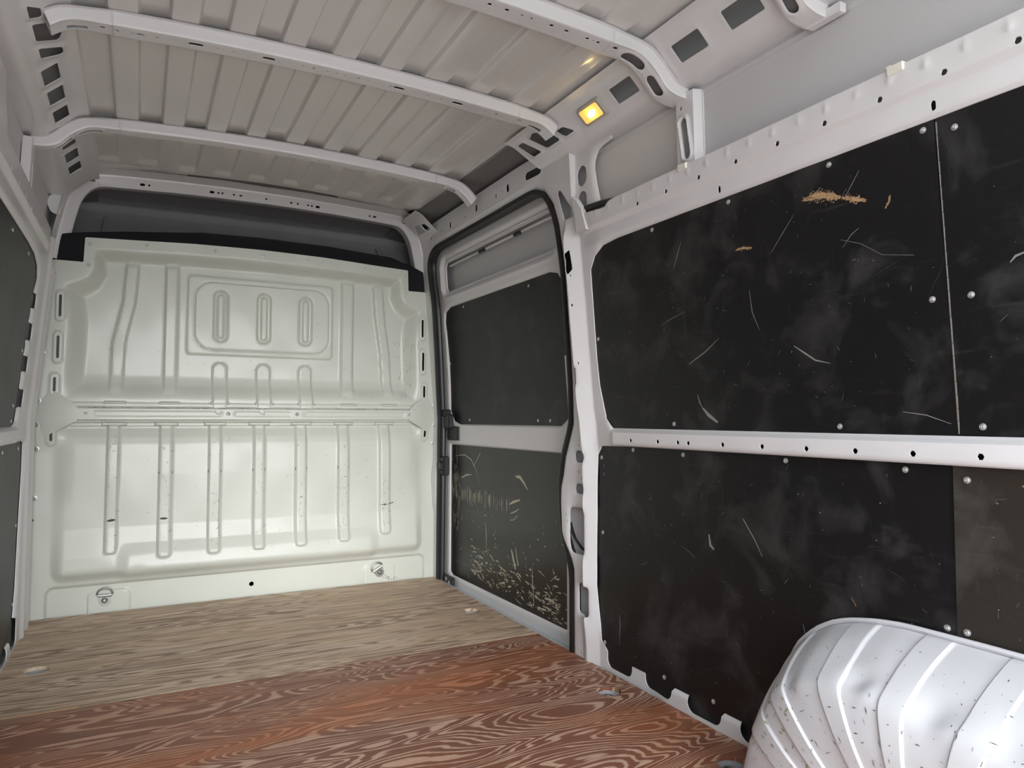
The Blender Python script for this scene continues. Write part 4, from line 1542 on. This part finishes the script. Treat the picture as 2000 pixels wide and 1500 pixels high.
# rubber seal round the door opening
path = np.array(DOORHOLE + [DOORHOLE[0]], float)
seg = np.hypot(*np.diff(path, axis=0).T)
cum = np.concatenate([[0], np.cumsum(seg)])
sN = 260
tt = np.linspace(0, cum[-1], sN, endpoint=False)
py = np.interp(tt, cum, path[:, 0])
pz = np.interp(tt, cum, path[:, 1])
for _ in range(3):
    py = (np.roll(py, 1) + 2 * py + np.roll(py, -1)) / 4
    pz = (np.roll(pz, 1) + 2 * pz + np.roll(pz, -1)) / 4
ty = np.roll(py, -1) - np.roll(py, 1)
tz = np.roll(pz, -1) - np.roll(pz, 1)
ln = np.hypot(ty, tz)
ny, nz = tz / ln, -ty / ln
cy_, cz_ = 2.9, .9
sgn = np.where(ny * (cy_ - py) + nz * (cz_ - pz) > 0, 1, -1)
ny, nz = ny * sgn, nz * sgn
sec = [(-.006, -.004), (.004, -.008), (.013, -.006), (.018, .002), (.017, .010), (.013, .014), (.018, .020), (.019, .030), (.014, .038), (.004, .040), (-.006, .036)]
V, F = [], []
for i in range(sN):
    for a, d in sec:
        yy, zz = py[i] + ny[i] * a, pz[i] + nz[i] * a
        V.append((float(W(zz)) + d, yy, zz))
ns = len(sec)
for i in range(sN):
    j = (i + 1) % sN
    if pz[i] < -.02 and pz[j] < -.02:
        continue
    for k in range(ns):
        l = (k + 1) % ns
        F.append((i * ns + k, i * ns + l, j * ns + l, j * ns + k))
sl = mesh_obj('door_seal', V, F, rubber)
tag(sl, 'black rubber seal running round the sliding door opening', 'door seal')

# thin cable in the big pillar cut-out
cb = MB().tube([(W(.46) + .006, 2.259, .470), (W(.45) + .004, 2.250, .455), (W(.44), 2.240, .438), (W(.41) + .004, 2.222, .412), (W(.38) + .010, 2.190, .385), (W(.37) + .02, 2.150, .372), (W(.37) + .03, 2.12, .365)],
               [.004, .0045, .0075, .0048, .0046, .0046, .0046], 8)
tag(cb.build('cable', rubber), 'thin black cable hanging in the large pillar cut-out', 'cable')

# ivory plastic clips on the upper rail
for y, lab in ((1.540, 'small ivory plastic clip on the upper rail below the upright bracket'), (.893, 'small ivory plastic clip on the upper rail near the right edge')):
    t = empty('rail_clip', (W(1.58) - .015, y, 1.575))
    tag(t, lab, 'clip', 'ivory clips on the upper rail')
    cbody = MB().box((W(1.58) - .018, y - .018, 1.571), (W(1.58) + .006, y + .018, 1.589), .002).build('clip_body', ivory, t)
    MB().box((W(1.58) - .015, y + .010, 1.586), (W(1.58) - .002, y + .022, 1.592), .001).build('tab', ivory, cbody)

# ------------------------------------------------------------------ wheel arches
WP = np.array([(1.335, -.02), (1.325, .06), (1.300, .15), (1.262, .235), (1.217, .316), (1.168, .361), (1.12, .389), (1.075, .404), (1.01, .417), (.95, .423), (.80, .424), (.65, .423), (.5, .419), (.38, .402), (.29, .36), (.22, .27), (.17, .15), (.15, -.02)])
IP = np.array([(1.236, -.02), (1.226, .05), (1.208, .118), (1.180, .178), (1.143, .240), (1.108, .280), (1.068, .305), (1.028, .316), (.975, .324), (.925, .324), (.80, .316), (.65, .313), (.5, .308), (.40, .292), (.33, .255), (.27, .19), (.235, .10), (.225, -.02)])
RIBY = [(1.108, 1.140), (.968, 1.018), (.836, .884), (.690, .742), (.54, .59), (.40, .44)]


def arch(side, label):
    nP = 660
    cumw = np.concatenate([[0], np.cumsum(np.hypot(*np.diff(IP, axis=0).T))])
    tt = np.linspace(0, cumw[-1], nP)

    def smo(A):
        q = np.stack([np.interp(tt, cumw, A[:, 0]), np.interp(tt, cumw, A[:, 1])], 1)
        for _ in range(36):
            q[1:-1] = (q[:-2] + 2 * q[1:-1] + q[2:]) / 4
        return q
    w, ip = smo(WP), smo(IP)
    cc = np.array((.77, -.03))
    vs3 = np.concatenate([np.linspace(0, 1, 30), np.linspace(1, 1.9, 30)[1:]])
    V = np.zeros((nP, len(vs3), 3))
    yk = ip[:, 0]
    low = np.clip((.26 - ip[:, 1]) / .2, 0, 1)
    rib = np.zeros(nP)
    for a, b in RIBY:
        rib = np.maximum(rib, sm(yk, a - .0018, a + .0018) * (1 - sm(yk, b - .0018, b + .0018)))
    # extra pair low on the nose
    zk = ip[:, 1]
    rib = np.maximum(rib, sm(zk, .145, .150) * (1 - sm(zk, .20, .205)) * (yk > 1.0))
    for j, v in enumerate(vs3):
        if v <= 1:
            # crown: slightly convex from wall to inner crease
            k = v
            yz = w * (1 - k) + ip * k
            bulge = .010 * math.sin(math.pi * k)
            x = .916 + (.722 - .916) * (k ** 1.0)
            rad = yz - cc
            rad /= np.linalg.norm(rad, axis=1)[:, None]
            yz = yz + rad * bulge
            up = rib * .0055 * sm(k, .02, .10)
            yz = yz + rad * up[:, None]
            V[:, j, 0] = x
        else:
            k = v - 1
            yz = ip * (1 - k) + cc * k
            rad = ip - cc
            rad /= np.linalg.norm(rad, axis=1)[:, None]
            x = .722 - .020 * np.sin(np.clip(k * 3.2, 0, 1) * math.pi / 2) - rib * .0055
            V[:, j, 0] = x
        V[:, j, 1:] = yz
    # soften the inner crease
    jc = 29
    for _ in range(2):
        V[:, jc - 2:jc + 3] = (V[:, jc - 3:jc + 2] + 2 * V[:, jc - 2:jc + 3] + V[:, jc - 1:jc + 4]) / 4
    # dents
    Y, Z, X = V[..., 1], V[..., 2], V[..., 0]
    for (y, z, x, r, dp) in ((.945, .335, .755, .032, .007), (.915, .330, .745, .022, -.003), (.79, .325, .752, .040, .008), (.76, .32, .742, .025, -.003), (1.095, .285, .735, .020, .007), (1.0, .36, .80, .05, .004), (.9, .25, .71, .05, -.003), (.66, .32, .75, .04, .006)):
        q = np.exp(-((Y - y) ** 2 + (Z - z) ** 2 + (X - x) ** 2) / r ** 2)
        V[..., 2] -= dp * q
        V[..., 0] += dp * .7 * q
    V[..., 0] *= side
    nj = len(vs3)
    F = []
    for i in range(nP - 1):
        for j in range(nj - 1):
            F.append((i * nj + j, (i + 1) * nj + j, (i + 1) * nj + j + 1, i * nj + j + 1))
    t = empty('wheel_arch', (side * .82, .74, 0))
    tag(t, label, 'wheel arch', 'wheel arches')
    o = mesh_obj('arch_shell', V.reshape(-1, 3), F, archm, t, 40)
    # flange against the side panel
    fb = MB()
    flg = [(side * .911, *(w[i] + (w[i] - cc) / np.linalg.norm(w[i] - cc) * .004)) for i in range(12, nP - 12, 9)]
    fb.tube(flg, .006, 6)
    fb.build('flange', archm, t)
    return t, V


arch_r, AV = arch(1, 'dented white steel wheel arch with pressed ribs beside the floor at the right')
arch(-1, 'white steel wheel arch on the left side, just behind the picture edge')
# scuffs on the arch
random.seed(9)
sc = MB()
greenm = mat('scuff_olive', (.30, .29, .17), .8)
pinkm = mat('scuff_pink', (.72, .36, .36), .8)


def arch_scuffs(m, n, irange, jrange, wl):
    mb = MB()
    for k in range(n):
        i = random.randint(*irange)
        j = random.randint(*jrange)
        p0 = AV[i, j]
        di, dj = random.choice(((1, 0), (0, 1), (1, 1), (2, 0), (0, 2)))
        i2, j2 = min(AV.shape[0] - 2, i + di), min(AV.shape[1] - 2, j + dj)
        p1 = AV[i2, j2]
        e1 = AV[i + 1, j] - p0
        e2 = AV[i, j + 1] - p0
        nn = np.cross(e1, e2)
        nn /= np.linalg.norm(nn) + 1e-9
        if nn[0] > 0 and nn[2] < .3 or nn[2] < -.2:
            nn = -nn
        t = p1 - p0
        L_ = np.linalg.norm(t) + 1e-9
        t = t / L_
        s_ = np.cross(nn, t)
        ln_ = random.uniform(*wl[0])
        ww = random.uniform(*wl[1])
        o_ = nn * .0012
        mb.add([p0 + o_ - s_ * ww, p0 + o_ + t * ln_ * .4 - s_ * ww * 1.6, p0 + o_ + t * ln_, p0 + o_ + t * ln_ * .5 + s_ * ww], [(0, 1, 2, 3)])
    return mb


for m, n, ir, jr, wl in ((dark, 150, (120, 400), (10, 46), ((.001, .007), (.0003, .0009))), (dark, 60, (150, 380), (27, 40), ((.004, .018), (.0003, .0010))), (greenm, 60, (70, 150), (27, 44), ((.004, .016), (.0008, .0028))), (pinkm, 16, (50, 75), (28, 42), ((.004, .012), (.001, .003)))):
    arch_scuffs(m, n, ir, jr, wl).build('scuff_marks', m, arch_r)['kind'] = 'stuff'

# ------------------------------------------------------------------ wear on the bulkhead
random.seed(3)
bm_ = MB()
bpt = lambda x, z: bulk_pt(x, z, .0012)
for c in (-.62, -.408, -.20, 0, .2, .411, .63):
    for k in range(17):
        ribbon(bm_, bpt, wander((c + random.uniform(-.022, .022), random.uniform(.27, .78)), random.choice((0, 1.57)) + random.gauss(0, .2), random.uniform(.005, .02), 4, .5), random.uniform(.0006, .002), True, .6)
for c in (-.408, -.20, 0, .2, .411):
    for s in (-.028, .028):
        ribbon(bm_, bpt, wander((c + s, .60), 1.57, .014, 4, .3), .003)
for x, z, l in ((-.62, .402, .035), (-.41, .40, .034), (.625, .405, .04), (.665, .408, .03)):
    ribbon(bm_, bpt, wander((x - l / 2, z), .08, l, 6, .3), .007, True, .7)
for k in range(150):
    ribbon(bm_, bpt, wander((random.uniform(-.75, .8), random.uniform(.16, 1.5)), random.random() * 3.1, random.uniform(.004, .016), 4, .5), random.uniform(.0005, .0014))
for k in range(45):
    ribbon(bm_, bpt, wander((random.gauss(.75, .025), random.uniform(.96, 1.28)), 1.57 + random.gauss(0, .2), random.uniform(.006, .03), 4, .3), random.uniform(.0005, .0014))
for k in range(14):
    ribbon(bm_, bpt, wander((.66 + random.gauss(0, .018), random.uniform(.004, .03)), random.random() * 3, .008, 4, .6), .003, True, .8)
for z in (.902, .9035):
    for k in range(40):
        x = random.uniform(-.74, .78)
        mbh = float(beam_h(np.array([x]), np.array([z]))[0])
        ribbon(bm_, lambda a, c: (a, YB - .0265, c), [(x, z), (x + random.uniform(.004, .03), z + .0005)], .0012)
bm_.build('wear_marks', dark, bulk)['kind'] = 'stuff'

# rear door frame behind the viewpoint
for s, nm in ((1, 'trim_1'), (-1, 'trim_2')):
    o = MB().box((s * .80, -.10, -.05), (s * 1.0, -.06, 1.99), .01).build(nm, white)
    tag(o, kind='structure')
tag(MB().box((-.80, -.10, 1.80), (.80, -.06, 1.99), .01).build('trim_3', white), kind='structure')
